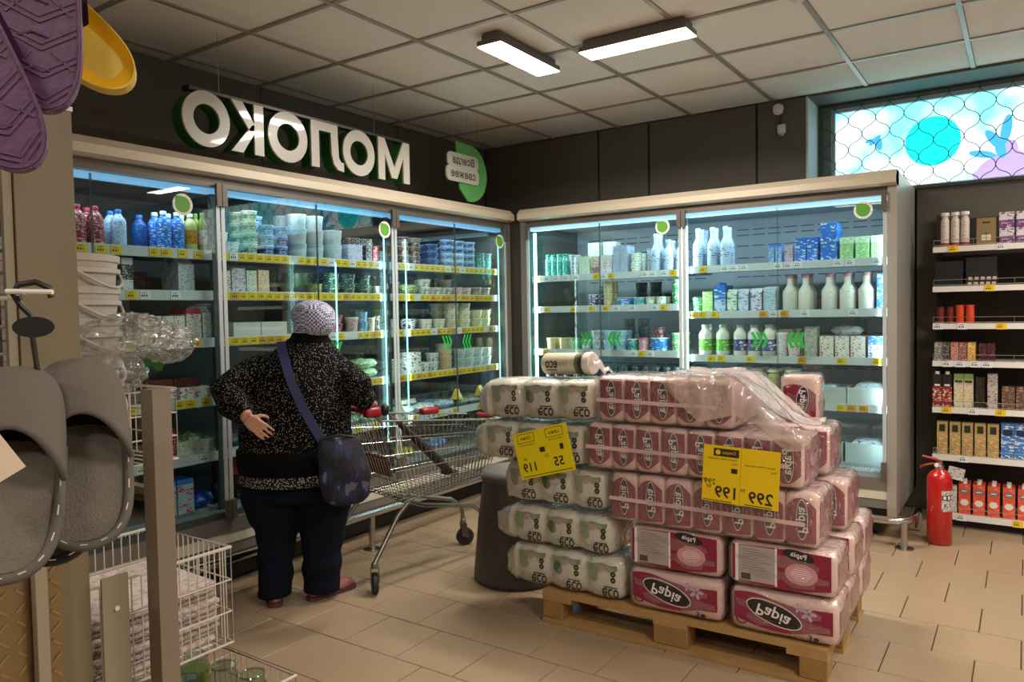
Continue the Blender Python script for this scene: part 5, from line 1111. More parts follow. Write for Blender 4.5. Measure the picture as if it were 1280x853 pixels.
# ---------------------------------------------------------------- yellow price boards
m_board = mat('board_yellow', '#e8c400', .4); m_bink = mat('board_ink', '#2c2208', .5)
def price_board():
    t = empty('price_board', pal_world((.9, -.035, .755)), (0, .03, PROT), 'large yellow price board reading 299 and 199 on the pink bundles', 'price board'); t.rotation_euler = (-.05, .035, PROT)
    MB().box(-.145, -.003, -.108, -.0005, 0, .108).build('board_half', m_board, t); MB().box(.0005, -.003, -.108, .143, 0, .108).build('board_half', m_board, t)
    y = -.0036
    def tx(s, size, cx, cz, bold=0., maxw=None, name='lettering'):
        b = MB(); put_text(b, s, size, cx, cz, y, bold=bold, maxw=maxw); b.build(name, m_bink, t)
    b = MB(); b.box(-.105, y, .068, -.008, y+.0003, .098); b.build('logo_panel', m_bink, t)
    b = MB(); disc(b, -.088, .083, .010, .010, y-.0006, 16); b.build('logo_disc', m_board, t)
    b = MB(); put_text(b, 'Скидка', .014, -.045, .083, y-.0006, maxw=.05); b.build('logo_text', m_board, t)
    tx('Бумага PAPIA туалетная', .009, -.07, .058, maxw=.135); tx('12шт', .008, -.022, .043)
    b = MB(); b.box(-.035, y, .008, -.012, y+.0003, .026); b.build('product_picture', m_bink, t)
    tx('299', .022, -.115, -.032, .005); tx('99', .010, -.136, -.026); tx('199', .046, -.055, -.068, .02); tx('99', .014, -.118, -.052)
    tx('Бумага PAPIA туалетная', .009, .07, .045, maxw=.135); tx('12шт', .008, .122, .030)
    tx('299', .046, .078, -.072, .02); tx('99', .014, .012, -.052)
    b = MB(); b.box(-.14, y, -.104, -.03, y+.0003, -.101); b.build('rule_line', m_bink, t)
    b = MB(); b.box(.02, y, -.104, .12, y+.0003, -.101); b.build('rule_line', m_bink, t)
price_board()
def eco_board():
    t = empty('price_board', pal_world((.035, -.03, .774)), (0, 0, PROT), 'tilted smaller yellow price board on the white eco packs', 'price board'); t.rotation_euler = (-.05, -.27, PROT)
    MB().box(-.142, -.003, -.103, .142, 0, .103).build('board', mat('board_lemon', '#e6d208', .4), t)
    y = -.0036
    def tx(s, size, cx, cz, bold=0., maxw=None):
        b = MB(); put_text(b, s, size, cx, cz, y, bold=bold, maxw=maxw); b.build('lettering', m_bink, t)
    for x in (-.075, .075):
        b = MB(); b.ring([(x-.045, .055), (x+.045, .055), (x+.045, .095), (x-.045, .095)], [(x-.043, .057), (x+.043, .057), (x+.043, .093), (x-.043, .093)], y-.0002, y+.0002); b.build('logo_frame', m_bink, t)
        tx('Цена', .02, x, .075); tx('бумага туалетная', .008, x, .044, maxw=.1)
    tx('119', .040, -.085, -.055, .02); tx('99', .013, -.10, -.018); tx('55', .040, .07, -.052, .02); tx('51', .016, .015, -.018)
    b = MB(); b.box(-.015, y, .0, .012, y+.0003, .022); b.build('product_picture', m_bink, t)
    b = MB(); b.box(.09, y, -.005, .108, y+.0003, .02); b.build('product_picture', m_bink, t)
    b = MB(); b.box(-.13, y, -.095, .13, y+.0003, -.092); b.build('rule_line', m_bink, t)
eco_board()
# ---------------------------------------------------------------- grey bin behind the stack
t = empty('waste_bin', (-2.205, 3.24, 0), 0, 'dark grey plastic bin standing behind the eco packs', 'bin')
m_bin = mat('bin_grey', '#4c4844', .5)
MB().lathe([(.215, 0.), (.225, .012), (.225, .03), (.20, .30), (.17, .52)], 32).build('body', m_bin, t, smooth=50)
MB().lathe([(.172, .521), (.182, .525), (.182, .55), (.165, .575), (.09, .59)], 32).build('lid', mat('bin_lid', '#5d5955', .45), t, smooth=50)
# ================================================================ SHOPPING CART
def cart():
    ang = math.atan2(-.26, .966)
    t = empty('shopping_cart', (-2.89, 2.72, 0), ang, 'empty chrome shopping cart with red handle held by the woman', 'shopping cart')
    # local: x to the cart's right (towards the pallet), y forward
    m_wire = mat('cart_wire', '#a8a49e', .25, metal=1.); m_redp = mat('cart_red', '#8e1520', .35); m_seat = mat('cart_seat', '#5c1c22', .45); m_rub = mat('cart_rubber', '#1c1a19', .7); m_zinc = mat('cart_zinc', '#8f8a82', .35, metal=1.)
    rb = (.20, .20, .42)     # rear bottom: half width, y, z
    rt = (.245, .05, .86)    # rear top
    fb = (.15, .80, .47); ft = (.17, .90, .775)
    def L(a, b, u): return Vector(a).lerp(Vector(b), u)
    def tub(pts, r, name, m=m_wire, n=7, par=None): return MB().tube(pts, r, n).build(name, m, par or t, smooth=True)
    # rims
    top = [(-rt[0], rt[1], rt[2]), (-ft[0], ft[1], ft[2]), (ft[0], ft[1], ft[2]), (rt[0], rt[1], rt[2])]
    tub(top, .006, 'top_rim')
    bot = [(-rb[0], rb[1], rb[2]), (-fb[0], fb[1], fb[2]), (fb[0], fb[1], fb[2]), (rb[0], rb[1], rb[2])]
    MB().tube(bot, .005, 7, closed=True).build('bottom_rim', m_wire, t, smooth=True)
    for s in (-1, 1):
        b = MB()
        for i in range(27):
            u = i/26; p = L((s*rb[0], rb[1], rb[2]), (s*fb[0], fb[1], fb[2]), u); q = L((s*rt[0], rt[1], rt[2]), (s*ft[0], ft[1], ft[2]), u); b.tube([p, q], .0021, 5)
        for k in (.18, .38, .58, .80):
            p = L((s*rb[0], rb[1], rb[2]), (s*rt[0], rt[1], rt[2]), k); q = L((s*fb[0], fb[1], fb[2]), (s*ft[0], ft[1], ft[2]), k); b.tube([p, q], .0026, 5)
        b.build('side_grid', m_wire, t, smooth=True)['kind'] = 'stuff'
    for nm, A, B, n in (('front_grid', fb, ft, 11), ('rear_grid', rb, rt, 15)):
        b = MB()
        for i in range(n+1):
            u = i/n*2-1; b.tube([(A[0]*u, A[1], A[2]), (B[0]*u, B[1], B[2])], .0021, 5)
        for k in (.25, .5, .75):
            w = A[0]+(B[0]-A[0])*k; y = A[1]+(B[1]-A[1])*k; z = A[2]+(B[2]-A[2])*k; b.tube([(-w, y, z), (w, y, z)], .0026, 5)
        b.build(nm, m_wire, t, smooth=True)['kind'] = 'stuff'
    b = MB()
    for i in range(20):
        u = i/19; w = rb[0]+(fb[0]-rb[0])*u; y = rb[1]+(fb[1]-rb[1])*u; z = rb[2]+(fb[2]-rb[2])*u; b.tube([(-w, y, z), (w, y, z)], .0021, 5)
    for i in range(9):
        u = i/8*2-1; b.tube([(rb[0]*u, rb[1], rb[2]), (fb[0]*u, fb[1], fb[2])], .0024, 5)
    b.build('floor_grid', m_wire, t, smooth=True)['kind'] = 'stuff'
    # child seat flap
    MB().add([(-.17, .12, .66), (.17, .12, .66), (.16, .155, .55), (-.16, .155, .55), (-.17, .126, .662), (.17, .126, .662), (.16, .161, .552), (-.16, .161, .552)], [(0, 1, 2, 3), (7, 6, 5, 4), (0, 4, 5, 1), (1, 5, 6, 2), (2, 6, 7, 3), (3, 7, 4, 0)]).build('seat_flap', m_seat, t)
    # handle
    h = tub([(-.25, -.02, .915), (.25, -.02, .915)], .011, 'handle', m_wire, 12)
    MB().tube([(-.19, -.02, .915), (.19, -.02, .915)], .0155, 14).build('grip', m_redp, h, smooth=True)
    for s in (-1, 1):
        o = bmesh_obj('corner_cap', rounded(.045, .085, .05, .012, 2, s*.25, 0, .885), m_redp, h)
        tub([(s*.25, -.02, .915), (s*.25, .02, .89), (s*rt[0], rt[1], rt[2])], .011, 'handle_arm', m_wire, 10)
    bmesh_obj('front_bumper', rounded(.16, .03, .03, .010, 2, 0, ft[1]+.008, ft[2]-.012), m_redp, t)
    bmesh_obj('coin_lock', rounded(.05, .12, .04, .012, 2, -.17, .62, .80), m_redp, t)
    # chassis
    for s in (-1, 1):
        tub([(s*.19, .24, .415), (s*.205, .16, .36), (s*.235, 0.0, .155)], .0125, 'rear_leg', m_zinc, 10)
        tub([(s*.19, .24, .415), (s*.17, .34, .375), (s*.135, .55, .33), (s*.105, .72, .29), (s*.10, .79, .235), (s*.10, .80, .155)], .0125, 'front_leg', m_zinc, 10)
    tub([(-.19, .24, .415), (.19, .24, .415)], .010, 'cross_bar', m_zinc, 8)
    for i, (x, y, sw) in enumerate(((-.235, 0, 1.0), (.235, 0, 1.15), (-.10, .80, -.4), (.10, .80, .9))):
        c = ob('caster', None, t, (x, y, 0), sw)
        f = MB()
        for s in (-1, 1): f.prism([(-.012, .06), (.028, .045), (.03, .062), (.016, .135), (-.016, .135)], s*.020-.0015, s*.020+.0015, 'x')
        f.box(-.0215, -.016, .132, .0215, .016, .138); f.lathe([(.017, .138), (.017, .155), (.013, .165)], 12)
        f.build('fork', m_zinc, c)
        # wheel around x axis
        o = MB().lathe([(.018, -.015), (.046, -.015), (.053, -.009), (.053, .009), (.046, .015), (.018, .015)], 24).build('wheel', m_rub, c, smooth=40, loc=(0, .01, .0535)); o.rotation_euler = (0, PI/2, 0)
cart()
o = empty('umbrella', (0, 0, 0), 0, 'folded dark umbrella leaning across the inside of the cart', 'umbrella')
CM = Matrix.Translation((-2.89, 2.72, 0)) @ Matrix.Rotation(math.atan2(-.26, .966), 4, 'Z')
a, b = CM @ Vector((.165, .12, .905)), CM @ Vector((.05, .62, .48))
o.location = b
def um(u): return (a-b)*u
MB().tube([um(0.), um(.12), um(.5), um(.82)], [.012, .026, .024, .014], 12).build('canopy', mat('umbrella_cloth', '#26231f', .7, bump=.4, bscale=40), o, smooth=True)
MB().tube([um(.82), um(.97)], .008, 10).build('shaft', m_chrome, o, smooth=True)
MB().lathe([(.012, -.03), (.022, -.012), (.024, .008), (.016, .024), (.006, .028)], 14).build('knob', m_black, o, smooth=50, loc=um(1.0))
bmesh_obj('crook_pad', rounded(.10, .05, .03, .012, 2), MATS['umbrella_cloth'], o, loc=(b-b)+Vector((-.02, .0, -.005)))
# ================================================================ WOMAN
def loft_tube(mb, pts, n=18):
    """pts: list of (x,y,z,rx,ry) horizontal elliptical rings joined upwards or sideways along the path"""
    mb.tube([p[:3] for p in pts], [(p[3], p[4]) for p in pts], n)
def rings(mb, rs, n=24):
    vs = []; fs = []
    for (cx, cy, z, rx, ry) in rs:
        vs += [(cx+rx*math.cos(2*PI*j/n), cy+ry*math.sin(2*PI*j/n), z) for j in range(n)]
    for i in range(len(rs)-1): fs += [(i*n+j, i*n+(j+1) % n, (i+1)*n+(j+1) % n, (i+1)*n+j) for j in range(n)]
    fs += [tuple(range(n-1, -1, -1)), tuple((len(rs)-1)*n+j for j in range(n))]
    mb.add(vs, fs)
def ball(mb, c, r, n=14, m=9):
    rx, ry, rz = r if isinstance(r, tuple) else (r, r, r); vs = []; fs = []
    for i in range(m+1):
        th = PI*i/m
        vs += [(c[0]+rx*math.sin(th)*math.cos(2*PI*j/n), c[1]+ry*math.sin(th)*math.sin(2*PI*j/n), c[2]+rz*math.cos(th)) for j in range(n)]
    for i in range(m): fs += [(i*n+j, i*n+(j+1) % n, (i+1)*n+(j+1) % n, (i+1)*n+j) for j in range(n)]
    mb.add(vs, fs)
def remeshed(name, mb, voxel, material, parent, smooth_it=6, wrinkle=0., wscale=20., seed=0, zlo=None):
    me = mb.mesh(name, material); o = ob(name, me)
    rm = o.modifiers.new('r', 'REMESH'); rm.mode = 'VOXEL'; rm.voxel_size = voxel
    sm = o.modifiers.new('s', 'SMOOTH'); sm.iterations = smooth_it; sm.factor = .5
    dg = bpy.context.evaluated_depsgraph_get(); new = bpy.data.meshes.new_from_object(o.evaluated_get(dg)); bpy.data.objects.remove(o)
    new.materials.clear(); new.materials.append(material)
    if wrinkle:
        r = random.Random(seed); ph = [r.uniform(0, 6) for _ in range(6)]
        for v in new.vertices:
            x, y, z = v.co; s = math.sin(wscale*z+3*math.sin(7*x+ph[0])+ph[1])*.6+math.sin(wscale*1.7*z-9*x+5*y+ph[2])*.4
            v.co += v.normal*(wrinkle*s)
    if zlo is not None:
        for v in new.vertices: v.co.z = max(v.co.z, zlo)
    new.polygons.foreach_set('use_smooth', [True]*len(new.polygons)); new.name = name
    return ob(name, new, parent)
def speckle(name, base, dot, scale, thr, rough=.75):
    m = mat(name, base, .9, spec=.12); nt = m.node_tree; b = nt.nodes['Principled BSDF']
    tc = nt.nodes.new('ShaderNodeTexCoord'); v = nt.nodes.new('ShaderNodeTexVoronoi'); v.inputs['Scale'].default_value = scale
    nt.links.new(tc.outputs['Object'], v.inputs['Vector'])
    c = nt.nodes.new('ShaderNodeValToRGB'); c.color_ramp.interpolation = 'CONSTANT'; e = c.color_ramp.elements
    e[0].color = hexlin(dot); e[1].position = thr; e[1].color = hexlin(base); nt.links.new(v.outputs['Distance'], c.inputs[0]); nt.links.new(c.outputs[0], b.inputs['Base Color']); return m
def checks(name, c1, c2, scale):
    m = mat(name, c1, .8); nt = m.node_tree; b = nt.nodes['Principled BSDF']
    tc = nt.nodes.new('ShaderNodeTexCoord'); v = nt.nodes.new('ShaderNodeTexChecker'); v.inputs['Scale'].default_value = scale; v.inputs[1].default_value = hexlin(c1); v.inputs[2].default_value = hexlin(c2)
    nt.links.new(tc.outputs['Object'], v.inputs['Vector']); nt.links.new(v.outputs[0], b.inputs['Base Color']); return m
def hand(mb, wrist, d, side, up, curl=.35, s=1.):
    """palm and five fingers: d = pointing direction, side = towards the thumb, up = back of the hand"""
    d, side, up = Vector(d).normalized(), Vector(side).normalized(), Vector(up).normalized(); w = Vector(wrist)
    P = lambda a, b, c: w+d*(a*s)+side*(b*s)+up*(c*s)
    for b in (-.027, -.009, .009, .027): mb.tube([P(-.01, b*.7, 0), P(.03, b, .002), P(.08, b*1.05, .002)], [.013*s, .014*s, .011*s], 8)
    for b, ln in ((-.034, .055), (-.0115, .068), (.0115, .073), (.034, .066)):
        pts = [P(.075, b, .003)]; a = 0; p = Vector(pts[0])
        for k, f in enumerate((.42, .33, .27)):
            a += curl*(1.0 if k else .7); p = p+(d*math.cos(a)-up*math.sin(a))*(ln*f*s); pts.append(p.copy())
        mb.tube(pts, [.0088*s, .0080*s, .0074*s, .006*s], 8)
    t0 = P(.012, .026, -.002); t1 = t0+(d*.55+side*.8-up*.15).normalized()*(.036*s); t2 = t1+(d*.85+side*.4-up*.3).normalized()*(.028*s); t3 = t2+(d*.95+side*.05-up*.35).normalized()*(.02*s)
    mb.tube([t0, t1, t2, t3], [.013*s, .0105*s, .0095*s, .007*s], 8)
def woman():
    t = empty('person', (-2.94, 2.41, 0), math.atan2(.769, .640), 'woman in black speckled coat, checked cap and jeans seen from behind', 'person')
    skin = mat('skin', '#b98a74', .55, var=.06, vscale=20)
    LE, LW = (-.305, -.075, 1.035), (-.195, -.205, .935)
    RE, RW = (.315, -.12, 1.035), (.365, -.05, .955)
    b = MB()
    # head with face looking away from the camera
    hc = Vector((.10, .035, 1.345))
    ball(b, hc, (.073, .092, .105)); ball(b, hc+Vector((0, .035, -.045)), (.055, .06, .06)); ball(b, hc+Vector((0, .098, -.015)), (.012, .018, .020)); ball(b, hc+Vector((0, .088, .005)), (.009, .012, .02))
    for s in (-1, 1): ball(b, hc+Vector((s*.075, -.005, -.005)), (.012, .022, .032)); ball(b, hc+Vector((s*.03, .083, .012)), (.016, .012, .010))
    ball(b, hc+Vector((0, .088, -.055)), (.026, .012, .008)); ball(b, hc+Vector((0, .088, -.068)), (.022, .012, .007))
    loft_tube(b, [(.085, .005, 1.21, .055, .055), (.095, .02, 1.29, .05, .055)])
    # trunk, arms and legs under the clothes: one surface
    rings(b, [(.01, 0, .62, .20, .15), (.01, 0, .80, .21, .16), (.02, 0, 1.0, .185, .13), (.035, 0, 1.11, .14, .09), (.07, 0, 1.21, .07, .06)])
    loft_tube(b, [(-.13, -.01, 1.10, .05, .05), (*LE, .05, .05), (*LW, .031, .027)])
    loft_tube(b, [(.18, -.01, 1.09, .05, .05), (*RE, .05, .05), (*RW, .031, .027)])
    for x0, x1, x2 in ((-.11, -.085, -.108), (.12, .135, .115)):
        loft_tube(b, [(x0, .0, .66, .11, .11), (x1, .02, .38, .07, .075), (x2, 0, .07, .045, .05)]); ball(b, (x2, .04, .045), (.04, .09, .03))
    hand(b, (LW[0]+.005, LW[1]-.012, LW[2]-.01), (.72, -.06, -.62), (.62, -.05, .72), (.0, -1, .1), .14, .86)
    hand(b, (.372, -.035, .950), (-.1, .75, -.25), (-.9, .05, 0), (.1, .3, .95), .75, .95)
    remeshed('body', b, .0048, skin, t, 2)
    # hair at the nape
    hb = MB(); ball(hb, hc+Vector((0, -.02, -.02)), (.079, .082, .085)); remeshed('hair', hb, .012, mat('hair_grey', '#6d655f', .8), t, 3)
    # coat
    coat = speckle('coat_cloth', '#070708', '#96938d', 118., .25)
    c = MB()
    rings(c, [(.012, .0, .60, .262, .205), (.012, -.005, .70, .272, .215), (.012, -.008, .82, .268, .215), (.02, -.008, .95, .255, .20), (.03, -.005, 1.07, .238, .175), (.042, 0, 1.15, .215, .15), (.058, .0, 1.205, .175, .125), (.075, .005, 1.25, .125, .098), (.088, .008, 1.29, .082, .08)])
    loft_tube(c, [(-.11, 0, 1.145, .08, .085), (-.21, -.015, 1.095, .085, .085), (LE[0]+.01, LE[1], LE[2]+.005, .080, .078), ((LE[0]*.6+LW[0]*.4), (LE[1]*.6+LW[1]*.4), (LE[2]*.6+LW[2]*.4)-.005, .078, .072), (LW[0]-.012, LW[1]+.01, LW[2]+.006, .05, .045)])
    loft_tube(c, [(.165, 0, 1.135, .08, .085), (.245, -.03, 1.09, .083, .082), (RE[0], RE[1], RE[2], .075, .075), (RE[0]+.006, RE[1]+.045, RE[2]-.035, .066, .064), (RW[0], RW[1]-.012, RW[2]+.006, .052, .048)])
    remeshed('coat', c, .011, coat, t, 5, .0035, 26., 2)
    hem = MB(); rings(hem, [(.012, 0, .592, .262, .205), (.012, 0, .60, .266, .209), (.012, 0, .640, .272, .215), (.012, 0, .646, .268, .211)], 40); hem.build('hem_band', speckle('hem_cloth', '#191919', '#a8a49a', 120., .36), t, smooth=60)
    dk = MB(); rings(dk, [(.012, 0, .647, .271, .215), (.012, -.005, .70, .279, .223), (.012, -.006, .755, .277, .223), (.012, -.006, .76, .272, .219)], 40); dk.build('waist_band', mat('coat_black', '#070708', .9, spec=.12), t, smooth=60)
    col = MB(); rings(col, [(.078, .006, 1.26, .118, .098), (.088, .008, 1.285, .092, .088), (.093, .01, 1.308, .086, .084)], 28); col.build('collar', MATS['coat_black'], t, smooth=60)
    # trousers
    jeans = mat('jeans', '#0a0f1c', .9, spec=.15, var=.35, vscale=9, bump=.15, bscale=220)
    j = MB(); rings(j, [(.01, 0, .50, .205, .15), (.01, 0, .58, .222, .172), (.01, 0, .68, .225, .178)])
    loft_tube(j, [(-.112, 0, .67, .112, .14), (-.112, 0, .58, .120, .146), (-.108, .008, .45, .110, .13), (-.092, .012, .36, .088, .1), (-.100, .0, .20, .074, .085), (-.108, -.005, .035, .070, .08)])
    loft_tube(j, [(.125, 0, .67, .118, .14), (.128, 0, .58, .126, .146), (.134, .008, .45, .118, .135), (.128, .012, .36, .106, .112), (.118, .0, .20, .088, .095), (.113, -.005, .032, .080, .09)])
    remeshed('trousers', j, .010, jeans, t, 3, .006, 38., 5, zlo=.022)
    shoe = mat('shoe_pink', '#8f5452', .6, bump=.1, bscale=90); sole = mat('shoe_sole', '#4c2a2a', .7)
    def shoe_at(x, y, rot):
        e = ob('shoe', None, t, (x, y, 0), rot)
        s = MB(); s.lathe([(.001, 0)], 3) if False else None
        out = [(-.034, -.075), (-.038, -.03), (-.036, .03), (-.044, .09), (-.042, .14), (-.025, .175), (.005, .185), (.032, .17), (.045, .13), (.043, .08), (.036, .03), (.037, -.03), (.033, -.075), (.02, -.095), (-.02, -.095)]
        MB().prism(out, .001, .018, 'z').build('sole', sole, e)
        u = MB(); ball(u, (0, .09, .03), (.042, .088, .035)); ball(u, (0, -.03, .038), (.037, .062, .045)); remeshed('upper', u, .008, shoe, e, 3, zlo=.0185)
        for k in range(3): MB().tube([(-.02, .05+.02*k, .066-.004*k), (.02, .05+.02*k, .066-.004*k)], .003, 6).build('lace', MATS['shoe_pink'], e)
    shoe_at(-.112, .015, .10); shoe_at(.125, .01, -1.0)
    # checked cap
    cap = checks('cap_cloth', '#c8cad8', '#4a5080', 105.)
    k = MB(); ball(k, hc+Vector((.006, -.018, .050)), (.110, .122, .072)); ball(k, hc+Vector((.014, -.045, .018)), (.102, .100, .086)); remeshed('cap', k, .009, cap, t, 3, .002, 40., 3)
    kb = MB(); rings(kb, [(hc.x, hc.y-.015, hc.z-.055, .080, .090), (hc.x, hc.y-.015, hc.z-.045, .086, .097), (hc.x, hc.y-.015, hc.z-.015, .090, .101), (hc.x, hc.y-.015, hc.z-.010, .086, .097)], 28); kb.build('cap_band', cap, t, smooth=60)
    MB().add([(hc.x-.06, hc.y+.075, hc.z+.01), (hc.x+.06, hc.y+.075, hc.z+.01), (hc.x+.04, hc.y+.15, hc.z-.012), (hc.x-.04, hc.y+.15, hc.z-.012), (hc.x-.06, hc.y+.075, hc.z+.018), (hc.x+.06, hc.y+.075, hc.z+.018), (hc.x+.04, hc.y+.15, hc.z-.004), (hc.x-.04, hc.y+.15, hc.z-.004)], [(0, 1, 2, 3), (7, 6, 5, 4), (0, 4, 5, 1), (1, 5, 6, 2), (2, 6, 7, 3), (3, 7, 4, 0)]).build('visor', cap, t)
    return t
woman()
def shoulder_bag():
    rz = math.atan2(.769, .640)
    t = empty('shoulder_bag', (-2.94, 2.41, 0), rz, 'dark navy patchwork shoulder bag hanging on the woman\'s back', 'bag')
    cl = printed('bag_cloth', '#0e101c', '#1a2044', '#5c5c64', 13., .5, .60, .75)
    cl.node_tree.nodes['Mapping'].inputs['Scale'].default_value = (1.5, 1.5, .55)
    b = MB(); rings(b, [(.235, -.262, .52, .07, .028), (.23, -.276, .55, .105, .045), (.222, -.285, .64, .120, .052), (.212, -.280, .74, .112, .042), (.205, -.264, .825, .095, .024), (.20, -.258, .835, .09, .018)], 22)
    remeshed('pouch', b, .010, cl, t, 4, .006, 30., 6)
    st = mat('bag_strap', '#1c2250', .7)
    pts = [(-.045, -.03, 1.268), (-.04, -.09, 1.235), (-.025, -.145, 1.17), (.0, -.180, 1.08), (.04, -.208, .98), (.085, -.226, .89), (.125, -.250, .82), (.135, -.262, .79)]
    f = MB(); n = len(pts); vs = []
    for i, p in enumerate(pts):
        d = Vector(pts[min(i+1, n-1)])-Vector(pts[max(i-1, 0)]); s = d.cross(Vector((0, -1, .3))).normalized()*.021
        for q in (s, -s): vs.append(tuple(Vector(p)+q)); 
        for q in (-s, s): vs.append(tuple(Vector(p)+q+Vector((0, -.004, .001))))
    fs = []
    for i in range(n-1):
        for k in range(4): fs.append((i*4+k, i*4+(k+1) % 4, (i+1)*4+(k+1) % 4, (i+1)*4+k))
    fs += [(3, 2, 1, 0), tuple((n-1)*4+k for k in range(4))]
    f.add(vs, fs); f.build('strap', st, t, smooth=40)
    MB().tube([(.12, -.268, .825), (.20, -.282, .842), (.28, -.268, .825)], .006, 8).build('zip', m_black, t, smooth=True)
shoulder_bag()
# ================================================================ FOREGROUND: slipper display and basket stand
m_beige = mat('beige_metal', '#756850', .5, var=.04); m_beige2 = mat('beige_light', '#8d826e', .5)
m_wwire = mat('white_wire', '#c9c1b6', .4)
def gondola():
    t = empty('display_gondola', (-1.53, .68, 0), 0, 'beige metal gondola upright with wire grid and checker plate', 'display rack')
    MB().box(-.03, -.051, 0, .02, .053, 1.787).build('upright', m_beige, t)
    MB().box(.002, -.068, 0, .014, -.053, 1.775).build('edge_strip', m_beige2, t)
    MB().box(-.032, -.053, 1.7875, .022, .055, 1.796).build('top_cap', m_white, t)
    g = MB()
    for k in range(28): g.tube([(-.01, -.45, .33+k*.05), (-.01, -.055, .33+k*.05)], .0026, 5)
    for k in range(6): g.tube([(-.014, -.078-k*.064, .31), (-.014, -.078-k*.064, 1.80)], .0028, 5)
    g.build('wire_grid', m_wwire, t)['kind'] = 'stuff'
    MB().box(-.055, -.47, .3, -.045, -.055, 1.75).build('back_sheet', mat('back_tan', '#7a6f62', .6), t)
    p = MB().box(.050, -.30, .02, .055, -.015, .97).build('checker_plate', mat('checker_metal', '#8f7c5c', .35, metal=.85, bump=.2, bscale=30), t)
    r = MB()
    for i in range(10):
        for j in range(33):
            y = -.288+i*.029; z = .04+j*.028; a = .75 if (i+j) % 2 else -.75
            dy, dz = .010*math.cos(a), .010*math.sin(a); r.bar((.0558, y-dy, z-dz), (.0558, y+dy, z+dz), .003, .004)
    r.build('raised_bars', mat('checker_raised', '#a58f68', .3, metal=.9), p)['kind'] = 'stuff'
    MB().box(.062, -.069, .02, .080, -.049, .97).build('skirt_post', m_beige2, t)
gondola()
def hook_rod(x, y, z, label, price=True):
    t = empty('peg_hook', (x, y, z), 0, label, 'peg hook')
    MB().tube([(-.42, .10, .01), (-.02, .0, .004), (.0, -.004, .01)], .0035, 7).build('peg', m_wwire, t, smooth=True)
    if price: MB().tube([(-.022, -.018, .012), (.030, .017, .010)], .0035, 8).build('label_bar', m_white, t, smooth=True)
hook_rod(-1.114, .476, 1.418, 'wire peg with a white label bar above the grey slippers')
def hanger(x, y, z, label):
    t = empty('slipper_hanger', (x, y, z), math.radians(64), label, 'hanger')
    # local x across, -y to the aisle
    MB().tube([(.022, 0, .028), (.020, 0, .042), (.004, 0, .05), (-.016, 0, .046), (-.022, 0, .034), (-.014, 0, .018), (-.002, 0, .004)], .0042, 8).build('hook', m_black, t, smooth=True)
    b = MB(); n = 28; b.prism([(.025*math.cos(2*PI*i/n), -.012+.0145*math.sin(2*PI*i/n)) for i in range(n)], -.003, .003); b.build('oval_disc', m_black, t)
    MB().tube([(-.002, 0, -.025), (.004, 0, -.09), (.010, 0, -.19)], .0035, 8).build('stem', mat('dark_chrome', '#4c4844', .2, metal=1.), t, smooth=True)
    MB().tube([(-.018, -.002, -.128), (.028, -.002, -.13)], .0032, 8).build('crossbar', MATS['dark_chrome'], t, smooth=True)
hanger(-1.131, .488, 1.393, 'black oval plastic hanger holding the grey felt slippers')
m_felt = mat('felt_grey', '#6a6359', .95, bump=.5, bscale=320, var=.14, vscale=60); m_suede = mat('suede_grey', '#5f584f', .9, bump=.2, bscale=160, var=.12, vscale=7); m_lin = mat('lining_dark_shade', '#171411', .95); m_pip = mat('piping', '#57504a', .8); m_edge = mat('sole_edge', '#8a8072', .7); m_stitch = mat('stitch', '#c9c2b4', .7)  # m_lin holds the shade inside the slippers in its colour
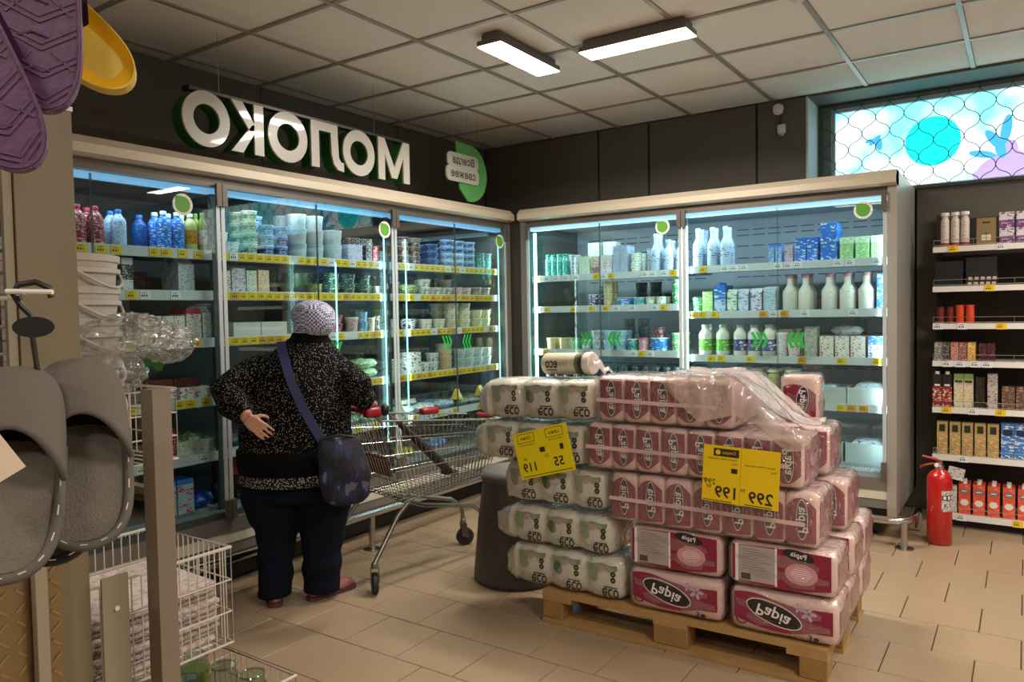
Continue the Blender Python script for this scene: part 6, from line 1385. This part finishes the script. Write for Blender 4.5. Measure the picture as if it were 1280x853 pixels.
def slipper_meshes(dark=False):
    L = .300
    def half(z):          # half width of the sole along its length (heel z=0, toe z=L)
        u = z/L; return .060*(max(0, 1-(2*u-1)**6))**.5*(.86+.14*math.sin(PI*(u*.9+.05)))
    zs = [L*(.5-.5*math.cos(PI*i/22)) for i in range(23)]
    out = [(half(z), z) for z in zs]+[(-half(z), z) for z in reversed(zs[1:-1])]
    P = []
    P.append(('outsole', MB().prism(out, .012, .026).mesh('outsole', m_edge if not dark else m_black)))
    P.append(('insole', MB().prism([(x*.93, .008+z*.94) for x, z in out], .005, .0118).mesh('insole', m_lin)))  # insole painted dark, standing in for the shade under the vamp
    hz = [z for z in zs if z < .150]; P.append(('heel_insole', MB().prism([(half(z)*.93, .008+z*.94) for z in hz]+[(half(.15)*.93*math.cos(a*PI/8), .155+.03*math.sin(a*PI/8)) for a in range(9)]+[(-half(z)*.93, .008+z*.94) for z in reversed(hz[1:])], .0035, .005).mesh('heel_insole', m_felt if not dark else m_lin)))  # felt colour kept at the heel only, beyond it the painted shade
    # piping rim around the heel half
    rim = [(half(z)*.97, .003, z) for z in reversed(zs) if z < L*.62]+[(-half(z)*.97, .003, z) for z in zs[1:] if z < L*.62]
    P.append(('piping', MB().tube(rim, .0072, 8).mesh('piping', m_pip if not dark else m_black, 60)))
    st = MB(); k = 0
    for a, b in zip(rim[:-1], rim[1:]):
        k += 1
        if k % 2: st.tube([Vector(a)+Vector((0, -.0072, 0)), Vector(a).lerp(Vector(b), .7)+Vector((0, -.0072, 0))], .0009, 4)
    P.append(('stitching', st.mesh('stitching', m_stitch), 'stuff'))
    def shell(off, z0=.125):
        def fn(u, v):
            z = z0+(L-.001-z0)*v; a = PI*u; w = (half(z)+.004-off)
            if v > .999: w = .012
            bul = (.074-.036*v*v-off)*(max(0, 1-v**5))**.5
            zz = z+.050*(1-v)**2*math.sin(a)**2
            return (w*math.cos(a), .014-(bul+.006)*math.sin(a)**.75, zz)
        return fn
    P.append(('vamp', MB().grid(shell(0), 22, 16).mesh('vamp', m_suede if not dark else m_black, 80)))
    P.append(('lining', MB().grid(shell(.005), 22, 16).mesh('lining', m_lin, 80)))
    f = shell(.002); P.append(('opening_trim', MB().tube([f(i/20, 0) for i in range(21)], .0052, 8).mesh('opening_trim', m_pip if not dark else m_black, 60)))
    wl = MB()              # low side walls running from the vamp to the heel
    for s in (-1, 1):
        def fw(u, v, s=s):
            z = .06+(.15-.06)*u; return (s*(half(z)+.001-.004*v), .012-.040*v*u**1.2, z)
        wl.grid(fw, 10, 4)
    P.append(('side_wall', wl.mesh('side_wall', m_suede if not dark else m_black, 60)))
    return P
SLIP = slipper_meshes(); SLIPD = slipper_meshes(True)
def slipper(x, y, z, rz, tilt, label, parts, group=None):
    t = empty('slipper', (x, y, z), 0, label, 'slipper', group); t.rotation_euler = (-.56, tilt, rz)
    for p in parts:
        o = ob(p[0], p[1], t)
        if len(p) > 2: o['kind'] = p[2]
RZ = math.radians(64)
slipper(-1.062, .515, 1.080, RZ, -.02, 'grey felt slipper hanging heel-down on the right of its hanger', SLIP)
slipper(-1.022, .394, 1.077, RZ, .05, 'grey felt slipper with a paper tag, hanging left on its hanger', SLIP)
slipper(-1.165, .520, 1.040, RZ, -.06, 'black-soled slipper hanging behind the grey pair', SLIPD)
o = MB().box(-.026, -.0006, -.026, .026, .0006, .026).build('paper_tag', mat('tag_paper', '#d8c4ac', .7)); o.location = (-.945, .355, 1.235); o.rotation_euler = (0, PI/4+.25, RZ); tag(o, 'blank cream paper tag on the left grey slipper', 'tag')
# ---- purple and yellow rubber sandals hanging above
m_purp = mat('rubber_purple', '#5e3a5f', .45, bump=.12, bscale=80, coat=.2); m_yel = mat('rubber_yellow', '#e0a800', .42, coat=.15); m_yel2 = mat('rubber_yellow_pale', '#d8b84a', .45)
def sandal(x, y, z, rz, tilt, label, kind):
    t = empty('sandal', (x, y, z), 0, label, 'sandal'); t.rotation_euler = (0, tilt, rz)
    L = .27
    def half(u): return .053*(max(0, 1-(2*u-1)**4))**.5*(.84+.16*u)
    us = [.5-.5*math.cos(PI*i/24) for i in range(25)]
    out = [(half(u), u*L) for u in us]+[(-half(u), u*L) for u in reversed(us[1:-1])]
    if kind == 'purple':                    # tread faces the aisle
        MB().prism(out, 0, .022).build('sole', m_purp, t)
        MB().ring([(a*.985, .0025+b*.982) for a, b in out], [(a*.93, .008+b*.94) for a, b in out], -.0022, 0).build('tread_rim', m_purp, t)
        tr = MB()
        for k in range(7):
            z = .03+k*.036
            for s in (-1, 1):
                w = half(z/L)*.86
                tr.bar((s*w, -.001, z), (0, -.001, z-.022), .0035, .003); tr.bar((s*w, -.001, z+.008), (0, -.001, z-.014), .0025, .003)
                if k % 2: tr.bar((s*w*.9, -.001, z-.012), (s*w*.3, -.001, z+.012), .0025, .003)
        for k in range(5): tr.tube([(-.03+.0, -.001, .05+k*.045), (-.01, -.0015, .058+k*.045), (.012, -.001, .05+k*.045)], .0016, 5)
        tr.build('tread_pattern', m_purp, t)['kind'] = 'stuff'
        MB().grid(lambda u, v: (.056*math.cos(PI*u), .022+.045*math.sin(PI*u), .13+.08*v), 16, 6).build('strap', m_purp, t, smooth=80)
    else:                                   # footbed faces the aisle
        MB().prism(out, 0, .024).build('sole', m_yel2, t)
        def bed(u, v):
            uu = .01+.98*v; w = half(uu)*.985; s = 2*u-1; e = min(abs(uu), abs(1-uu))/.10
            dish = .012*(1-abs(s)**3)*min(1, e); return (w*s, -.010+dish, uu*L)
        MB().grid(bed, 15, 26).build('footbed', m_yel, t, smooth=80)
        MB().ring([(a, b) for a, b in out], [(a*.975, .003+b*.978) for a, b in out], -.010, 0).build('rim', m_yel2, t)
        MB().grid(lambda u, v: (.058*math.cos(PI*u), -.002-.05*math.sin(PI*u), .16+.09*v), 16, 6).build('strap', m_yel, t, smooth=80)
sandal(-1.075, .490, 1.667, RZ-.1, -.03, 'purple rubber sandal showing its patterned sole beside the yellow one', 'purple')
sandal(-.994, .430, 1.572, RZ-.05, -.42, 'purple rubber sandal tilted in front of its partner', 'purple')
sandal(-1.112, .628, 1.740, RZ-.1, -.86, 'yellow rubber sandal with a dished footbed hanging behind purple ones', 'yellow')
hook_rod(-1.10, .50, 1.90, 'wire peg carrying the purple and yellow sandals', False)
# ---- stand with two wire baskets
def wire_basket(parent, x0, x1, y0, y1, z0, z1, name='basket', step=.021, sag=.0):
    e = ob(name, None, parent)
    rim = MB(); rim.tube([(x1, y0, z1), (x1, y1, z1), (x0, y1, z1), (x0, y0, z1)], .0038, 7, closed=True); rim.build('rim', m_wwire, e, smooth=True)
    r2 = MB(); r2.tube([(x1, y0, z0), (x1, y1, z0), (x0, y1, z0), (x0, y0, z0)], .003, 6, closed=True); r2.build('bottom_rim', m_wwire, e, smooth=True)
    for nm, fx in (('near_side', x1), ('far_side', x0)):
        b = MB(); n = int((y1-y0)/step)
        for i in range(n+1): y = y0+(y1-y0)*i/n; b.tube([(fx, y, z0), (fx, y, z1)], .0017, 5)
        for k in (.33, .66): b.tube([(fx, y0, z0+(z1-z0)*k), (fx, y1, z0+(z1-z0)*k)], .002, 5)
        b.build(nm, m_wwire, e, smooth=True)['kind'] = 'stuff'
    for nm, fy in (('end_right', y1), ('end_left', y0)):
        b = MB(); n = int((x1-x0)/step)
        for i in range(n+1): x = x0+(x1-x0)*i/n; b.tube([(x, fy, z0), (x, fy, z1)], .0017, 5)
        for k in (.33, .66): b.tube([(x0, fy, z0+(z1-z0)*k), (x1, fy, z0+(z1-z0)*k)], .002, 5)
        b.build('end_grid', m_wwire, e, smooth=True)['kind'] = 'stuff'
    b = MB(); n = int((y1-y0)/.03)
    for i in range(n+1): y = y0+(y1-y0)*i/n; b.tube([(x0, y, z0), (x1, y, z0)], .0017, 5)
    b.build('floor_grid', m_wwire, e, smooth=True)['kind'] = 'stuff'
    return e
st = empty('basket_stand', (0, 0, 0), 0, 'beige post with two white wire baskets of newspapers and jars', 'display stand')
MB().box(-1.462, .822, 0, -1.42, .861, 1.249).build('post', mat('post_metal', '#7f7262', .45), st)
MB().box(-1.486, .741, 0, -1.480, .793, .884).build('flat_bar', m_beige2, st)
for z in (.82, .66): 
    o = MB().lathe([(.005, 0), (.005, .002)], 10).build('bolt', m_white if z > .7 else m_black, st, loc=(-1.4785, .768, z)); o.rotation_euler = (0, PI/2, 0)
wire_basket(st, -1.86, -1.54, .745, 1.069, .625, .851)
wire_basket(st, -2.25, -1.80, .745, 1.105, 1.03, 1.21, step=.03)
MB().box(-2.26, .90, 0, -2.252, .94, 1.21).build('support', m_beige, st); MB().box(-1.80, .835, 1.03, -1.463, .855, 1.045).build('support', m_beige, st)
wire_basket(st, -1.857, -1.515, .75, 1.228, .30, .484, step=.024)
MB().box(-1.8, .80, 0, -1.78, .82, .30).build('support', m_beige, st); MB().box(-1.54, .828, .60, -1.463, .855, .62).build('support', m_beige, st)
m_news = printed('newsprint', '#b8a9a0', '#8c7f7c', '#cfc2ba', 70., .52, .62, .8); m_news2 = printed('newsprint_red', '#c4b8b0', '#b39a92', '#a89f9a', 90., .55, .66, .8)
for k in range(9):
    z = .630+k*.0148; dx = random.uniform(-.01, .01); dy = random.uniform(-.012, .012)
    bm = rounded(.27, .29, .0125, .005, 2, sub=2, noise=.0012, seed=k)
    o = bmesh_obj('newspaper', bm, m_news if k % 3 else m_news2, None, loc=(-1.703+dx, .905+dy*.5, z), rot=random.uniform(-.02, .02))
    tag(o, 'folded newspaper in the stack in the upper wire basket', 'newspaper', 'newspapers in the upper wire basket')
o = bmesh_obj('newspaper', rounded(.265, .285, .008, .003, 2, sub=2, noise=.0012, seed=20), m_news2, None, loc=(-1.70, .905, .768), rot=.01); o.rotation_euler = (0, .03, .015); tag(o, 'topmost folded newspaper with red print in the wire basket', 'newspaper')
m_jarg = glassmat('jar_glass', '#dfe8e0', .09)
def jar(x, y, z, col, label, group=None):
    t = empty('glass_jar', (x, y, z), 0, label, 'jar', group)
    MB().lathe([(.030, 0), (.036, .006), (.036, .085), (.030, .096), (.030, .11)], 20).build('glass', m_jarg, t, smooth=50)
    MB().tube([(.031*math.cos(a*PI/10), .031*math.sin(a*PI/10), .11) for a in range(20)], .0028, 6, closed=True).build('rim', m_jarg, t, smooth=True)
    if col: MB().lathe([(.028, .005), (.0335, .009), (.0335, .078)], 18).build('filling', mat('fill_'+col[1:], col, .5), t, smooth=50)
for x, y, c in [(-1.797, 1.055, '#8c8a28'), (-1.81, 1.14, '#6f7a30'), (-1.72, 1.055, '#7c7c34'), (-1.70, 1.15, None), (-1.62, 1.05, None), (-1.60, 1.16, None), (-1.79, .97, '#a89a20')]:
    jar(x, y, .385, c, 'open glass jar with olive green filling in the lower basket' if c else 'empty clear glass jar in the lower wire basket', 'green filled jars in the lower basket' if c else 'empty jars in the lower basket')
for x, y in [(-1.79, 1.06), (-1.80, 1.14), (-1.715, 1.06), (-1.70, 1.15), (-1.62, 1.055), (-1.60, 1.16), (-1.55, 1.10), (-1.79, .97)]: pass
ob_ = MB(); ob_.box(-1.85, .76, .304, -1.52, 1.222, .383); o = ob_.build('cardboard_insert', mat('carton_brown', '#6c5a44', .8)); tag(o, 'brown cardboard insert under the glass jars', 'cardboard')
# ---- stack of white buckets wrapped with film
m_bucket = mat('bucket_white', '#b8b0a6', .45)
for k, z in enumerate((1.034, 1.116, 1.198, 1.28, 1.362)):
    lb = 'white plastic bucket nested in the film-wrapped stack' if k < 4 else 'topmost white plastic bucket of the nested stack'
    t = empty('bucket', (-2.068, .958, z), 0, lb, 'bucket', 'nested white buckets' if k < 4 else None)
    w = MB(); w.lathe([(.112, 0), (.136, .175), (.141, .176), (.142, .192), (.138, .194), (.133, .19), (.108, .006)], 32); w.build('shell', m_bucket, t, smooth=50)
    MB().lathe([(.136, .145), (.142, .147), (.142, .158), (.137, .160)], 32, caps=False).build('collar', m_bucket, t, smooth=50)
    MB().tube([(.144*math.cos(a), .144*math.sin(a), .165-.055*math.sin((a+.35)/1.9*PI)) for a in [-.35+i*.095 for i in range(21)]], .004, 7).build('handle', m_bucket, t, smooth=True)
def crumple(name, c, r, seed, material, parent, sq=1., n=30, m=20):
    rd = random.Random(seed); ph = [rd.uniform(0, 6.28) for _ in range(8)]
    def fn(u, v):
        a = 2*PI*u; th = PI*(.02+.96*v); d = Vector((math.sin(th)*math.cos(a), math.sin(th)*math.sin(a), math.cos(th)))
        k = 1+.12*abs(math.sin(5*a+3*th+ph[0]))-.10*abs(math.sin(8*th-3*a+ph[1]))+.07*math.sin(13*a+ph[2])*math.sin(11*th+ph[3])+rd.uniform(-.04, .04)
        return (c[0]+d.x*r[0]*k, c[1]+d.y*r[1]*k, c[2]+d.z*r[2]*k)
    b = MB(); b.grid(fn, n, m, closeu=True); return b.build(name, material, parent)
m_cling = filmmat('cling_film', '#cfc8c0', .07, .5, 26., .8)
t = empty('film_bundle', (-1.865, 1.03, 1.212), 0, 'crumpled shiny clear plastic film bulging from the bucket stack', 'plastic film')
crumple('film_body', (-.03, .01, .135), (.085, .12, .055), 2, m_cling, t); crumple('film_fold', (-.04, -.05, .04), (.07, .10, .055), 5, m_cling, t); crumple('film_flap', (.03, .075, .115), (.07, .07, .05), 8, m_cling, t)
b = MB(); b.grid(lambda u, v: (.005+.03*u, .03+.03*u, .05+.008*math.sin(6*u)+.03*v), 8, 5); b.build('green_print', mat('film_green', '#2c6a28', .5), t)
